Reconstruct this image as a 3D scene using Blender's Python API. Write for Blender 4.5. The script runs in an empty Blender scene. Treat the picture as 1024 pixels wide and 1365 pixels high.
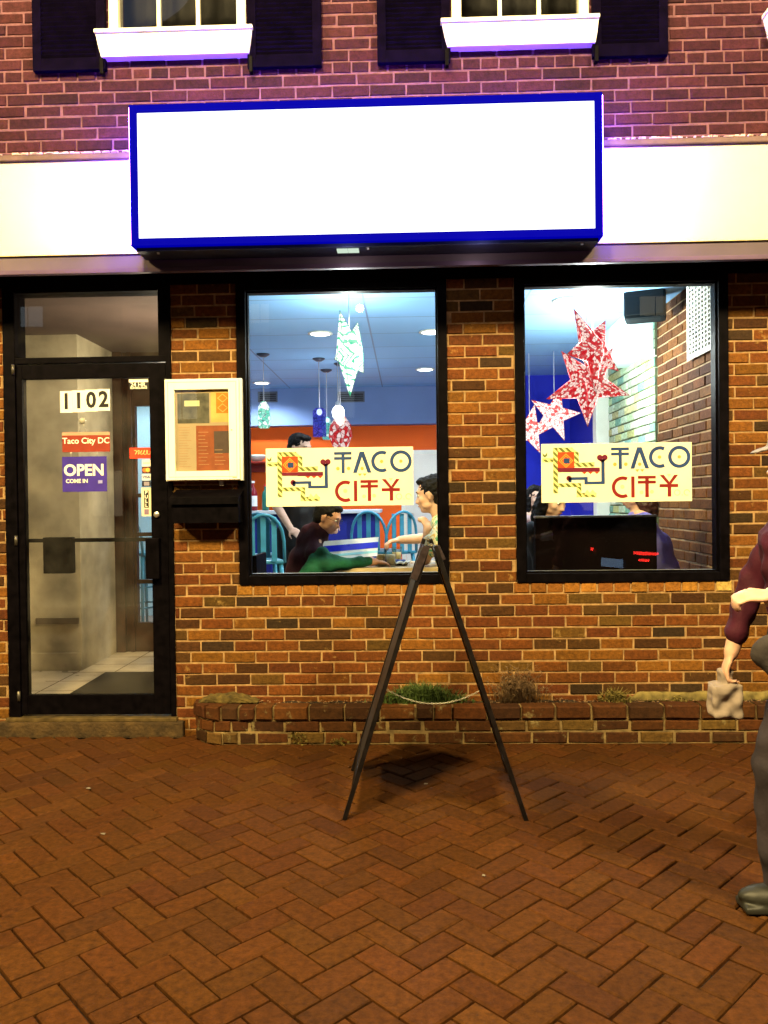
import bpy, bmesh, math, random
from mathutils import Vector, Matrix, Euler, noise as mnoise
random.seed(7)
R = math.radians
sc = bpy.context.scene
COL = sc.collection

# ------------------------------------------------------------------ camera
CAM = Vector((0, -4.8, 1.43))
F = 1040.0
cd = bpy.data.cameras.new('camera')
cam = bpy.data.objects.new('camera', cd); COL.objects.link(cam)
cd.sensor_fit = 'VERTICAL'; cd.sensor_height = 36; cd.sensor_width = 27
cd.lens = 36 * F / 1365; cd.clip_start = .05; cd.clip_end = 500
RM = Matrix.Rotation(.030, 3, 'Z') @ Matrix.Rotation(R(90) - .0125, 3, 'X') @ Matrix.Rotation(-.012, 3, 'Z')
cam.matrix_world = Matrix.Translation(CAM) @ RM.to_4x4()
sc.camera = cam

def ray(px, py):
    return RM @ Vector(((px - 512) / F, -(py - 682.5) / F, -1))
def U(px, py, Y):                     # point on plane y = Y
    d = ray(px, py); return CAM + d * ((Y - CAM.y) / d.y)
def UZ(px, py, z):                    # point on plane z
    d = ray(px, py); return CAM + d * ((z - CAM.z) / d.z)

# ------------------------------------------------------------------ materials
def lin(c):
    c = c / 255; return c / 12.92 if c <= .04045 else ((c + .055) / 1.055) ** 2.4
def S(r, g, b): return (lin(r), lin(g), lin(b))
MATS = {}
def newmat(name):
    m = bpy.data.materials.new(name); m.use_nodes = True
    nt = m.node_tree; nt.nodes.clear()
    out = nt.nodes.new('ShaderNodeOutputMaterial')
    return m, nt, out
def N(nt, t, **k):
    n = nt.nodes.new(t)
    for a, v in k.items():
        if a in n.inputs: n.inputs[a].default_value = v
        else: setattr(n, a, v)
    return n
def mat(name, c, rough=.6, metal=0, var=.15, scale=12, bump=.1, bscale=60, emit=None, es=0, spec=.3, dist=.004):
    if name in MATS: return MATS[name]
    if not isinstance(c, tuple): raise Exception(name)
    m, nt, out = newmat(name); L = nt.links
    p = N(nt, 'ShaderNodeBsdfPrincipled'); p.inputs['Roughness'].default_value = rough
    p.inputs['Metallic'].default_value = metal; p.inputs['Specular IOR Level'].default_value = spec
    tc = N(nt, 'ShaderNodeTexCoord')
    n1 = N(nt, 'ShaderNodeTexNoise'); n1.inputs['Scale'].default_value = scale; n1.inputs['Detail'].default_value = 6
    L.new(tc.outputs['Object'], n1.inputs['Vector'])
    mx = N(nt, 'ShaderNodeMix', data_type='RGBA')
    mx.inputs[6].default_value = tuple(max(0, x * (1 - var)) for x in c) + (1,)
    mx.inputs[7].default_value = tuple(min(1, x * (1 + var)) for x in c) + (1,)
    mr = N(nt, 'ShaderNodeMapRange'); mr.inputs[1].default_value = .3; mr.inputs[2].default_value = .7
    L.new(n1.outputs['Fac'], mr.inputs[0]); L.new(mr.outputs[0], mx.inputs[0])
    L.new(mx.outputs[2], p.inputs['Base Color'])
    r2 = N(nt, 'ShaderNodeMapRange'); r2.inputs[3].default_value = max(0, rough - .1); r2.inputs[4].default_value = min(1, rough + .1)
    L.new(n1.outputs['Fac'], r2.inputs[0]); L.new(r2.outputs[0], p.inputs['Roughness'])
    if bump:
        n2 = N(nt, 'ShaderNodeTexNoise'); n2.inputs['Scale'].default_value = bscale; n2.inputs['Detail'].default_value = 5
        L.new(tc.outputs['Object'], n2.inputs['Vector'])
        b = N(nt, 'ShaderNodeBump'); b.inputs['Strength'].default_value = bump; b.inputs['Distance'].default_value = dist
        L.new(n2.outputs['Fac'], b.inputs['Height']); L.new(b.outputs[0], p.inputs['Normal'])
    if emit:
        p.inputs['Emission Color'].default_value = tuple(emit) + (1,); p.inputs['Emission Strength'].default_value = es
    L.new(p.outputs[0], out.inputs[0]); MATS[name] = m
    return m
def emis(name, c, s, var=0, scale=8):
    m, nt, out = newmat(name); e = N(nt, 'ShaderNodeEmission'); e.inputs[0].default_value = tuple(c) + (1,); e.inputs[1].default_value = s
    if var:
        tc = N(nt, 'ShaderNodeTexCoord'); n1 = N(nt, 'ShaderNodeTexNoise'); n1.inputs['Scale'].default_value = scale
        nt.links.new(tc.outputs['Object'], n1.inputs['Vector'])
        mr = N(nt, 'ShaderNodeMapRange'); mr.inputs[1].default_value = .35; mr.inputs[2].default_value = .65
        mr.inputs[3].default_value = s * (1 - var); mr.inputs[4].default_value = s * (1 + var)
        nt.links.new(n1.outputs['Fac'], mr.inputs[0]); nt.links.new(mr.outputs[0], e.inputs[1])
    nt.links.new(e.outputs[0], out.inputs[0]); return m
def tintmat(name, rough=.85, spec=.15, patches=0.0, pcol=(.5, .45, .35), bump=.5, grime=(.3, .26, .2), gz=None):
    """brick: each brick carries its own colour as an attribute; mottling, chips and lime stains on top"""
    m, nt, out = newmat(name); L = nt.links
    p = N(nt, 'ShaderNodeBsdfPrincipled'); p.inputs['Specular IOR Level'].default_value = spec
    at = N(nt, 'ShaderNodeAttribute', attribute_name='tint')
    tc = N(nt, 'ShaderNodeTexCoord')
    n1 = N(nt, 'ShaderNodeTexNoise'); n1.inputs['Scale'].default_value = 38; n1.inputs['Detail'].default_value = 8; n1.inputs['Roughness'].default_value = .7
    L.new(tc.outputs['Object'], n1.inputs['Vector'])
    mr = N(nt, 'ShaderNodeMapRange'); mr.inputs[1].default_value = .3; mr.inputs[2].default_value = .72; mr.inputs[3].default_value = .5; mr.inputs[4].default_value = 1.45
    L.new(n1.outputs['Fac'], mr.inputs[0])
    vm = N(nt, 'ShaderNodeVectorMath', operation='SCALE')
    L.new(at.outputs['Color'], vm.inputs[0]); L.new(mr.outputs[0], vm.inputs['Scale'])
    last = vm.outputs[0]
    n3 = N(nt, 'ShaderNodeTexNoise'); n3.inputs['Scale'].default_value = 9; n3.inputs['Detail'].default_value = 9; n3.inputs['Roughness'].default_value = .68
    L.new(tc.outputs['Object'], n3.inputs['Vector'])
    m3 = N(nt, 'ShaderNodeMapRange'); m3.inputs[1].default_value = .64 - patches; m3.inputs[2].default_value = .74 - patches; m3.inputs[4].default_value = .75
    L.new(n3.outputs['Fac'], m3.inputs[0])
    mx = N(nt, 'ShaderNodeMix', data_type='RGBA'); mx.inputs[7].default_value = tuple(pcol) + (1,)
    L.new(m3.outputs[0], mx.inputs[0]); L.new(last, mx.inputs[6])
    L.new(mx.outputs[2], p.inputs['Base Color'])
    p.inputs['Roughness'].default_value = rough
    b = N(nt, 'ShaderNodeBump'); b.inputs['Strength'].default_value = bump; b.inputs['Distance'].default_value = .006
    n4 = N(nt, 'ShaderNodeTexNoise'); n4.inputs['Scale'].default_value = 90; n4.inputs['Detail'].default_value = 6
    L.new(tc.outputs['Object'], n4.inputs['Vector'])
    L.new(n4.outputs['Fac'], b.inputs['Height']); L.new(b.outputs[0], p.inputs['Normal'])
    L.new(p.outputs[0], out.inputs[0]); return m
def glassmat(name, tint=(1, 1, 1), ior=1.5, rough=0.0, dirt=0.0):
    m, nt, out = newmat(name); L = nt.links
    t = N(nt, 'ShaderNodeBsdfTransparent'); t.inputs[0].default_value = tuple(tint) + (1,)
    g = N(nt, 'ShaderNodeBsdfGlossy'); g.inputs['Roughness'].default_value = rough
    fr = N(nt, 'ShaderNodeFresnel'); fr.inputs[0].default_value = ior
    ge = N(nt, 'ShaderNodeNewGeometry'); iv = N(nt, 'ShaderNodeMath', operation='SUBTRACT'); iv.inputs[0].default_value = 1; L.new(ge.outputs['Backfacing'], iv.inputs[1])
    ml = N(nt, 'ShaderNodeMath', operation='MULTIPLY'); L.new(fr.outputs[0], ml.inputs[0]); L.new(iv.outputs[0], ml.inputs[1])
    mx = N(nt, 'ShaderNodeMixShader'); L.new(ml.outputs[0], mx.inputs[0]); L.new(t.outputs[0], mx.inputs[1]); L.new(g.outputs[0], mx.inputs[2])
    last = mx
    if dirt:
        d = N(nt, 'ShaderNodeBsdfDiffuse'); d.inputs[0].default_value = (.6, .58, .5, 1)
        tc = N(nt, 'ShaderNodeTexCoord'); n1 = N(nt, 'ShaderNodeTexNoise'); n1.inputs['Scale'].default_value = 3; n1.inputs['Detail'].default_value = 8
        L.new(tc.outputs['Object'], n1.inputs['Vector'])
        mr = N(nt, 'ShaderNodeMapRange'); mr.inputs[1].default_value = .4; mr.inputs[2].default_value = .75; mr.inputs[4].default_value = dirt
        L.new(n1.outputs['Fac'], mr.inputs[0])
        m2 = N(nt, 'ShaderNodeMixShader'); L.new(mr.outputs[0], m2.inputs[0]); L.new(mx.outputs[0], m2.inputs[1]); L.new(d.outputs[0], m2.inputs[2]); last = m2
    L.new(last.outputs[0], out.inputs[0]); return m

# ------------------------------------------------------------------ mesh builder
class MB:
    def __init__(s): s.v = []; s.f = []; s.t = []; s.sm = []
    def add(s, vs, fs, tint=None, smooth=False):
        o = len(s.v); s.v += [tuple(v) for v in vs]
        for f in fs: s.f.append([i + o for i in f]); s.sm.append(smooth)
        s.t += [tint or (1, 1, 1)] * len(vs)
        return s
    def box(s, x0, x1, y0, y1, z0, z1, M=None, tint=None, bev=0):
        if x0 > x1: x0, x1 = x1, x0
        if y0 > y1: y0, y1 = y1, y0
        if z0 > z1: z0, z1 = z1, z0
        if bev:
            bev = min(bev, (x1 - x0) * .45, (y1 - y0) * .45, (z1 - z0) * .45)
            bm = bmesh.new(); bmesh.ops.create_cube(bm, size=1)
            for v in bm.verts:
                v.co = Vector((x0 + (v.co.x + .5) * (x1 - x0), y0 + (v.co.y + .5) * (y1 - y0), z0 + (v.co.z + .5) * (z1 - z0)))
            bmesh.ops.bevel(bm, geom=bm.edges[:], offset=bev, segments=2, profile=.7, affect='EDGES')
            bm.verts.index_update()
            vs = [v.co.copy() for v in bm.verts]; fs = [[v.index for v in f.verts] for f in bm.faces]; bm.free()
        else:
            vs = [Vector(p) for p in ((x0, y0, z0), (x1, y0, z0), (x1, y1, z0), (x0, y1, z0), (x0, y0, z1), (x1, y0, z1), (x1, y1, z1), (x0, y1, z1))]
            fs = [(0, 3, 2, 1), (4, 5, 6, 7), (0, 1, 5, 4), (1, 2, 6, 5), (2, 3, 7, 6), (3, 0, 4, 7)]
        if M is not None: vs = [M @ v for v in vs]
        return s.add(vs, fs, tint)
    def prism(s, pts, y0, y1, M=None, tint=None):
        """polygon in x,z (seen from the street, any winding) extruded from y0 (front) to y1"""
        n = len(pts)
        a = sum(pts[i][0] * pts[(i + 1) % n][1] - pts[(i + 1) % n][0] * pts[i][1] for i in range(n))
        if a < 0: pts = pts[::-1]
        vs = [Vector((p[0], y0, p[1])) for p in pts] + [Vector((p[0], y1, p[1])) for p in pts]
        fs = [list(range(n)), list(range(2 * n - 1, n - 1, -1))] + [((i + 1) % n, i, i + n, (i + 1) % n + n) for i in range(n)]
        if M is not None: vs = [M @ v for v in vs]
        return s.add(vs, fs, tint)
    def ringseg(s, cx, cz, r1, r0, a0, a1, y0, y1, n=24, M=None, clip=None):
        for i in range(n):
            b0, b1 = a0 + (a1 - a0) * i / n, a0 + (a1 - a0) * (i + 1) / n
            P = [(cx + r * math.cos(b), cz + r * math.sin(b)) for r, b in ((r0, b0), (r1, b0), (r1, b1), (r0, b1))]
            if clip is not None: P = [(min(x, clip), z) for x, z in P]
            s.prism(P, y0, y1, M)
        return s
    def disc(s, cx, cz, r, y0, y1, n=20, M=None):
        return s.prism([(cx + r * math.cos(6.2832 * i / n), cz + r * math.sin(6.2832 * i / n)) for i in range(n)], y0, y1, M)
    def tube(s, pts, rad, n=10, cap=True, tint=None, M=None):
        pts = [Vector(p) for p in pts]; m = len(pts)
        rad = rad if isinstance(rad, (list, tuple)) else [rad] * m
        vs = []; pu = None
        for i, p in enumerate(pts):
            d = (pts[min(i + 1, m - 1)] - pts[max(i - 1, 0)]).normalized()
            u = pu if pu is not None else (Vector((0, 0, 1)) if abs(d.z) < .9 else Vector((1, 0, 0)))
            u = (u - d * u.dot(d)).normalized(); pu = u; w = d.cross(u)
            for k in range(n):
                a = 6.28318 * k / n; vs.append(p + (u * math.cos(a) + w * math.sin(a)) * rad[i])
        fs = [(i * n + k, i * n + (k + 1) % n, (i + 1) * n + (k + 1) % n, (i + 1) * n + k) for i in range(m - 1) for k in range(n)]
        if cap: fs += [list(range(n))[::-1], list(range((m - 1) * n, m * n))]
        if M is not None: vs = [M @ v for v in vs]
        return s.add(vs, fs, tint, True)
    def lathe(s, c, prof, n=20, M=None, tint=None):
        """prof: (r, z) list around the vertical axis at c"""
        c = Vector(c); vs = []
        for r, z in prof:
            for k in range(n):
                a = 6.28318 * k / n; vs.append(c + Vector((r * math.cos(a), r * math.sin(a), z)))
        fs = [(i * n + k, i * n + (k + 1) % n, (i + 1) * n + (k + 1) % n, (i + 1) * n + k) for i in range(len(prof) - 1) for k in range(n)]
        if M is not None: vs = [M @ v for v in vs]
        return s.add(vs, fs, tint, True)
    def ell(s, c, r, Rm=None, nu=16, nv=10, tint=None):
        c = Vector(c); vs = []; Rm = Rm or Matrix.Identity(3)
        r = r if isinstance(r, (tuple, list)) else (r, r, r)
        for j in range(1, nv):
            t = math.pi * j / nv
            for i in range(nu):
                a = 6.28318 * i / nu
                vs.append(c + Rm @ Vector((r[0] * math.sin(t) * math.cos(a), r[1] * math.sin(t) * math.sin(a), r[2] * math.cos(t))))
        top = len(vs); vs.append(c + Rm @ Vector((0, 0, r[2]))); bot = len(vs); vs.append(c + Rm @ Vector((0, 0, -r[2])))
        fs = [(j * nu + i, (j + 1) * nu + i, (j + 1) * nu + (i + 1) % nu, j * nu + (i + 1) % nu) for j in range(nv - 2) for i in range(nu)]
        fs += [(top, i, (i + 1) % nu) for i in range(nu)] + [(bot, (nv - 2) * nu + (i + 1) % nu, (nv - 2) * nu + i) for i in range(nu)]
        return s.add(vs, fs, tint, True)
    def build(s, name, m, parent=None, origin=None):
        me = bpy.data.meshes.new(name)
        o0 = Vector(origin) if origin is not None else Vector((0, 0, 0))
        me.from_pydata([tuple(Vector(v) - o0) for v in s.v] if origin is not None else s.v, [], s.f)
        me.polygons.foreach_set('use_smooth', s.sm)
        if any(t != (1, 1, 1) for t in s.t):
            a = me.attributes.new('tint', 'FLOAT_COLOR', 'POINT')
            a.data.foreach_set('color', [c for t in s.t for c in (t[0], t[1], t[2], 1)])
        me.materials.append(m)
        o = bpy.data.objects.new(name, me); COL.objects.link(o)
        if origin is not None: o.location = o0
        if parent is not None:
            o.parent = parent
            if parent.type in ('EMPTY', 'MESH'):
                o.location = o0 - world_loc(parent)
        return o
def lb(s, name, m, parent):             # mesh given in its thing's own coordinates
    o = s.build(name, m, parent); o.location = (0, 0, 0); return o
MB.lb = lb
def world_loc(o):
    p = Vector(o.location)
    while o.parent: o = o.parent; p += Vector(o.location)
    return p
def tag(o, label=None, cat=None, group=None, kind=None):
    if label: o['label'] = label
    if cat: o['category'] = cat
    if group: o['group'] = group
    if kind: o['kind'] = kind
    return o
def thing(name, label, cat, loc=(0, 0, 0), group=None):
    o = bpy.data.objects.new(name, None); COL.objects.link(o); o.location = loc; o.empty_display_size = .1
    return tag(o, label, cat, group)
def kids(o): return [c for c in bpy.data.objects if c.parent is o]
def copy_tree(o, parent=None):
    c = o.copy(); COL.objects.link(c); c.parent = parent
    for ch in kids(o): copy_tree(ch, c)
    return c
def textmb(body, size, bold=0.0, align='CENTER', M=None, ext=.0006):
    cu = bpy.data.curves.new('t', 'FONT'); cu.body = body; cu.size = size; cu.align_x = align; cu.align_y = 'CENTER'
    cu.offset = bold; cu.extrude = ext; cu.resolution_u = 3
    ob = bpy.data.objects.new('t', cu); COL.objects.link(ob)
    dg = bpy.context.evaluated_depsgraph_get(); me = bpy.data.meshes.new_from_object(ob.evaluated_get(dg))
    M = M or Matrix.Identity(4); X = Matrix.Rotation(R(90), 4, 'X')
    mb = MB(); mb.add([M @ X @ v.co for v in me.vertices], [list(p.vertices) for p in me.polygons])
    bpy.data.objects.remove(ob); bpy.data.curves.remove(cu); bpy.data.meshes.remove(me)
    return mb
def remesh(name, mb, m, parent, voxel=.01, smooth=2, fac=.5, disp=None):
    o = mb.build(name, m, parent)
    md = o.modifiers.new('r', 'REMESH'); md.mode = 'VOXEL'; md.voxel_size = voxel; md.use_smooth_shade = True
    if smooth:
        s = o.modifiers.new('s', 'SMOOTH'); s.iterations = smooth; s.factor = fac
    dg = bpy.context.evaluated_depsgraph_get(); me = bpy.data.meshes.new_from_object(o.evaluated_get(dg))
    if disp:
        a, f = disp
        ns = [v.normal.copy() for v in me.vertices]
        for v, n in zip(me.vertices, ns): v.co += n * a * mnoise.noise(v.co * f)
    o.modifiers.clear(); old = o.data; o.data = me; bpy.data.meshes.remove(old); me.name = name
    if not me.materials: me.materials.append(m)
    for p in me.polygons: p.use_smooth = True
    return o

# slab with rectangular openings (holes as x0,x1,z0,z1), facing -y, front at yf, back at yb
def slab(mb, x0, x1, z0, z1, yf, yb, holes, tint=None):
    xs = sorted({x0, x1} | {h[i] for h in holes for i in (0, 1) if x0 < h[i] < x1})
    zs = sorted({z0, z1} | {h[i] for h in holes for i in (2, 3) if z0 < h[i] < z1})
    def solid(i, j):
        if not (0 <= i < len(xs) - 1 and 0 <= j < len(zs) - 1): return False
        cx, cz = (xs[i] + xs[i + 1]) / 2, (zs[j] + zs[j + 1]) / 2
        return not any(h[0] < cx < h[1] and h[2] < cz < h[3] for h in holes)
    for i in range(len(xs) - 1):
        for j in range(len(zs) - 1):
            if not solid(i, j): continue
            a, b, c, d = xs[i], xs[i + 1], zs[j], zs[j + 1]
            q = lambda *p: mb.add(p, [(0, 1, 2, 3)], tint)
            q((a, yf, c), (b, yf, c), (b, yf, d), (a, yf, d)); q((b, yb, c), (a, yb, c), (a, yb, d), (b, yb, d))
            if not solid(i - 1, j): q((a, yb, c), (a, yf, c), (a, yf, d), (a, yb, d))
            if not solid(i + 1, j): q((b, yf, c), (b, yb, c), (b, yb, d), (b, yf, d))
            if not solid(i, j - 1): q((a, yb, c), (b, yb, c), (b, yf, c), (a, yf, c))
            if not solid(i, j + 1): q((a, yf, d), (b, yf, d), (b, yb, d), (a, yb, d))
    return mb

def brick(mb, x0, x1, z0, z1, yf, depth, tint, M=None, b=.004, jit=.0025):
    """one brick, chamfered face, slightly out of true"""
    j = lambda k=1: random.uniform(-jit, jit) * k
    yf += j(); bb = b * random.uniform(.7, 1.4)
    r = [(x0 + j(.6), z0 + j(.6)), (x1 + j(.6), z0 + j(.6)), (x1 + j(.6), z1 + j(.6)), (x0 + j(.6), z1 + j(.6))]
    s = [(1, 1), (-1, 1), (-1, -1), (1, -1)]
    vs = [Vector((p[0] + q[0] * bb, yf + j(.4), p[1] + q[1] * bb)) for p, q in zip(r, s)]
    vs += [Vector((p[0], yf + bb, p[1])) for p in r] + [Vector((p[0], yf + depth, p[1])) for p in r]
    fs = [(0, 1, 2, 3)] + [(4 + i, 4 + (i + 1) % 4, (i + 1) % 4, i) for i in range(4)] + [(8 + i, 8 + (i + 1) % 4, 4 + (i + 1) % 4, 4 + i) for i in range(4)]
    if M is not None: vs = [M @ v for v in vs]
    mb.add(vs, fs, tint)

def brick_field(mb, x0, x1, ztop, zbot, yf, cs, bl, holes, pal, joint=.010, depth=.03, header=(), M=None, off=0):
    """courses laid downwards from ztop; header: course numbers laid as headers"""
    k = 0; z1 = ztop
    while z1 > zbot + .01:
        z0 = max(z1 - cs, zbot); zc = (z0 + z1) / 2
        L = bl / 2 if k in header else bl
        x = x0 - (L / 2 if (k % 2) else 0) - off - random.uniform(0, .012)
        spans = [(x0, x1)]
        for h in holes:
            if h[2] < zc < h[3]:
                ns = []
                for a, b in spans:
                    if h[1] <= a or h[0] >= b: ns.append((a, b)); continue
                    if h[0] > a: ns.append((a, h[0]))
                    if h[1] < b: ns.append((h[1], b))
                spans = ns
        while x < x1:
            xe = x + L * random.uniform(.97, 1.03)
            for a, b in spans:
                c, d = max(x, a), min(xe, b)
                if d - c > .025:
                    g = joint / 2
                    brick(mb, c + (g if c > a else .001), d - (g if d < b else .001), z0 + g, z1 - g, yf, depth, random_tint(pal), M)
            x = xe
        z1 = z0; k += 1
    return mb
def random_tint(pal):
    tot = sum(p[0] for p in pal); r = random.uniform(0, tot)
    for w, c in pal:
        r -= w
        if r <= 0: break
    k = random.uniform(.8, 1.22) if pal is not PAL_PAVE else random.uniform(.88, 1.12)
    return (c[0] * k, c[1] * k * random.uniform(.93, 1.07), c[2] * k * random.uniform(.9, 1.1))

# palettes (base colours)
PAL_LOW = [(5, (.112, .035, .0058)), (3, (.088, .025, .0052)), (3, (.145, .056, .0070)), (2, (.052, .021, .0050)), (1, (.030, .016, .006)), (1, (.078, .038, .007))]
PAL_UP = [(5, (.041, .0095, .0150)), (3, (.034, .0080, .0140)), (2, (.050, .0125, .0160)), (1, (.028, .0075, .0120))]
PAL_PAVE = [(5, (.052, .0178, .0030)), (3, (.048, .0164, .0030)), (2, (.056, .0196, .0032)), (1, (.044, .0148, .0030))]
PAL_INT = [(5, (.095, .034, .009)), (3, (.070, .025, .008)), (2, (.120, .047, .012))]
PAL_WHITE = [(5, (.42, .52, .34)), (2, (.46, .44, .20)), (2, (.22, .42, .32)), (1, (.60, .62, .48))]

M_brick = tintmat('brick_face_lower', patches=.03, pcol=(.36, .22, .065), bump=.8)
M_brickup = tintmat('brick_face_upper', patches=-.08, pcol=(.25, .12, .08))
M_plant = tintmat('planter_brick', patches=.05, pcol=(.24, .20, .09))
M_pave = tintmat('paving_brick', rough=.75, spec=.10, patches=-.06, pcol=(.12, .055, .02), bump=.35)
M_pale = tintmat('painted_brick', patches=.02, pcol=(.25, .28, .12))
M_mortar = mat('mortar', (.29, .175, .072), .95, var=.35, scale=25, bump=.8, bscale=120)
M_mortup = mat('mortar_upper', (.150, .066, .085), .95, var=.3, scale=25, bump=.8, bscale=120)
M_sand = mat('joint_sand', (.007, .003, .0015), .95, var=.4, scale=30, bump=.6)
M_black = mat('black_frame', (.0022, .0016, .0022), .5, var=.5, scale=20, bump=.08, spec=.03)
M_blackwood = mat('black_painted_wood', (.0028, .0016, .0016), .5, var=.8, scale=30, bump=.4, bscale=30, spec=.25)
M_white = mat('white_paint', (.84, .82, .70), .5, var=.06, scale=6, bump=.3, bscale=40)
M_fascia = mat('fascia_paint', (.84, .80, .35), .45, var=.08, scale=2.5, bump=.08, bscale=15)
M_soffit = mat('soffit_metal', (.74, .62, .66), .38, metal=.25, var=.12, scale=3, bump=.1, bscale=10)
M_shut = mat('shutter_paint', (.0026, .0014, .0075), .9, spec=.015, var=.4, scale=14, bump=.3, bscale=40)
M_glass = glassmat('window_glass', (.97, .99, .98), 1.5)
M_glassdoor = glassmat('door_glass', (.90, .88, .84), 1.5, dirt=.035)
M_glassup = glassmat('upper_glass', (.7, .7, .7), 1.6)

# ------------------------------------------------------------------ key positions
def X(px, py, Y): return U(px, py, Y).x
def Z(px, py, Y): return U(px, py, Y).z
YW = 0.0
WL = (X(317, 570, 0), X(597, 570, 0)); WR = (X(687, 570, 0), X(971, 570, 0))
ZB = Z(512, 778, 0); ZT = 2.865
DR = (X(8, 660, 0), X(231, 660, 0)); DZ0 = Z(120, 955, 0)
print('KEY', WL, WR, ZB, ZT, DR, DZ0)
XL, XRR = -4.6, 4.8

bld = thing('brick_building', 'two storey brick shopfront with pale fascia band and black window frames', 'building', (0, 0, 0))
holes = [(WL[0], WL[1], ZB, 9), (WR[0], WR[1], ZB, 9), (DR[0], DR[1], -1, 9)]
# lower wall: mortar bed slab with bricks standing proud of it
cs = .0692
mb = MB()
hdr = []
# rowlock sill courses under the windows
for (a, b) in (WL, WR):
    x = a - .02
    while x < b + .02:
        e = min(x + .102, b + .03)
        if e - x > .03: brick(mb, x + .005, e - .005, ZB - cs + .005, ZB - .004, -.001, .034, random_tint([(3, (.27, .115, .018)), (2, (.20, .075, .012)), (1, (.42, .27, .07))]))
        x = e
holes2 = holes + [(WL[0] - .02, WL[1] + .03, ZB - cs, ZB), (WR[0] - .02, WR[1] + .03, ZB - cs, ZB)]
nup = int((ZT - ZB) / cs) + 1
brick_field(mb, XL, XRR, ZB + nup * cs, -.02, 0, cs, .205, holes2, PAL_LOW, off=.06)
lw = mb.build('lower_wall', M_brick, bld)
slab(MB(), XL, XRR, -.05, ZT - .004, .0052, .22, holes).build('mortar', M_mortar, lw)

# upper wall, flush with the fascia, storefront is set back under it
YU = -.30
ZF0 = 2.88; ZF1 = 3.42
upcs = .0676
w1 = (X(145, 20, YU), X(328, 20, YU)); w2 = (X(602, 20, YU), X(785, 20, YU)); wz0 = Z(237, 44, YU); wz0b = Z(694, 30, YU)
w3x = X(1024, 20, YU) + .03
wins = [(w1[0], w1[1], wz0), (w2[0], w2[1], wz0b), (w3x, w3x + .79, wz0b)]
hup = [(a, b, z, z + 1.5) for a, b, z in wins]
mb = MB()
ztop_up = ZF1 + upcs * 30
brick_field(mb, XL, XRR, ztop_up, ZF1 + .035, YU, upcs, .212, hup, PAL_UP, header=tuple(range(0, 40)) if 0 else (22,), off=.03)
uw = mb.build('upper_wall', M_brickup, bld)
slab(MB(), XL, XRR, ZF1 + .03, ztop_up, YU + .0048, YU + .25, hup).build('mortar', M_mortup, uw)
MB().box(XL - .02, XRR + .02, YU - .16, YU + .3, ztop_up, ztop_up + .18, bev=.02).box(XL - .04, XRR + .04, YU - .22, YU + .28, ztop_up + .181, ztop_up + .24, bev=.01).build('cornice', M_white, bld)

# fascia band, flashing on top of it, soffit
YF = -.33
mb = MB(); mb.box(XL, XRR, YF, YU + .2, ZF0, ZF1, bev=.004)
fa = mb.build('fascia', M_fascia, bld)
MB().box(XL, XRR, YF - .018, YU - .001, ZF1 + .001, ZF1 + .036, bev=.006).build('flashing', mat('flashing', (.10, .055, .05), .5, metal=.3, var=.4, scale=8, bump=.5, bscale=30), fa)
# lime crumbs lying along the flashing
mb = MB()
for i in range(170):
    x = random.choice([random.uniform(-2.4, -1.55), random.uniform(1.15, 2.6)]); w = random.uniform(.004, .03)
    mb.box(x, x + w, YF - .02, YU - .002, ZF1 + .034, ZF1 + .034 + random.uniform(.004, .013), bev=.002)
mb.build('mortar_crumbs', mat('lime', (.6, .42, .36), .9), fa)['kind'] = 'stuff'
M_strip = mat('strip_metal', (.085, .060, .072), .5, metal=.2, var=.25, scale=2.5, bump=.1, bscale=10)
zs = Z(512, 357, YF + .02)
MB().box(XL, XRR, YF + .014, YF + .034, zs + .028, ZF0 - .001, bev=.002).build('metal_strip', M_strip, fa)
MB().box(XL, XRR, YF + .004, YF + .040, zs, zs + .026, bev=.003).build('drip_edge', mat('drip_metal', (.085, .050, .085), .45, metal=.3, var=.2, scale=4, bump=.1), fa)
MB().box(XL, XRR, YF + .035, .03, ZF0 - .012, ZF0 - .003).build('soffit', M_strip, bld)
ZF0 = ZF0
MB().box(XL, XRR, -.005, .018, ZT - .075, ZT + .002).build('lintel', M_black, bld)

# ---- shop windows
def shopwin(a, b, zt_px):
    fr = MB(); fw = .058
    z1 = Z((a + b) * 0 + zt_px[0], zt_px[1], .05)
    fr.box(a, a + fw, -.012, .12, ZB, ZT - .076, bev=.004); fr.box(b - fw, b, -.012, .12, ZB, ZT - .076, bev=.004)
    fr.box(a + fw, b - fw, -.010, .12, ZB, ZB + .055, bev=.004)
    fr.box(a + fw, b - fw, -.010, .12, z1, ZT - .076, bev=.004)
    # inner glazing bead
    i0, i1, j0, j1 = a + fw, b - fw, ZB + .055, z1
    for q in ((i0, i0 + .01, j0, j1), (i1 - .01, i1, j0, j1), (i0 + .01, i1 - .01, j0, j0 + .01), (i0 + .01, i1 - .01, j1 - .01, j1)):
        fr.box(q[0], q[1], .02, .05, q[2], q[3])
    f = fr.build('window_frame', M_black, bld)
    MB().box(i0 + .002, i1 - .002, .060, .066, j0 + .002, j1 - .002).build('glass', M_glass, f)
    MB().box(i0, i1, .068, .13, j0 - .004, j0 + .006, bev=.002).build('inner_sill', mat('steel_bead', (.45, .45, .47), .35, metal=.6), f)
    return i0, i1, j0, j1
GL = shopwin(WL[0], WL[1], (457, 388)); GR = shopwin(WR[0], WR[1], (824, 380))

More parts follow.
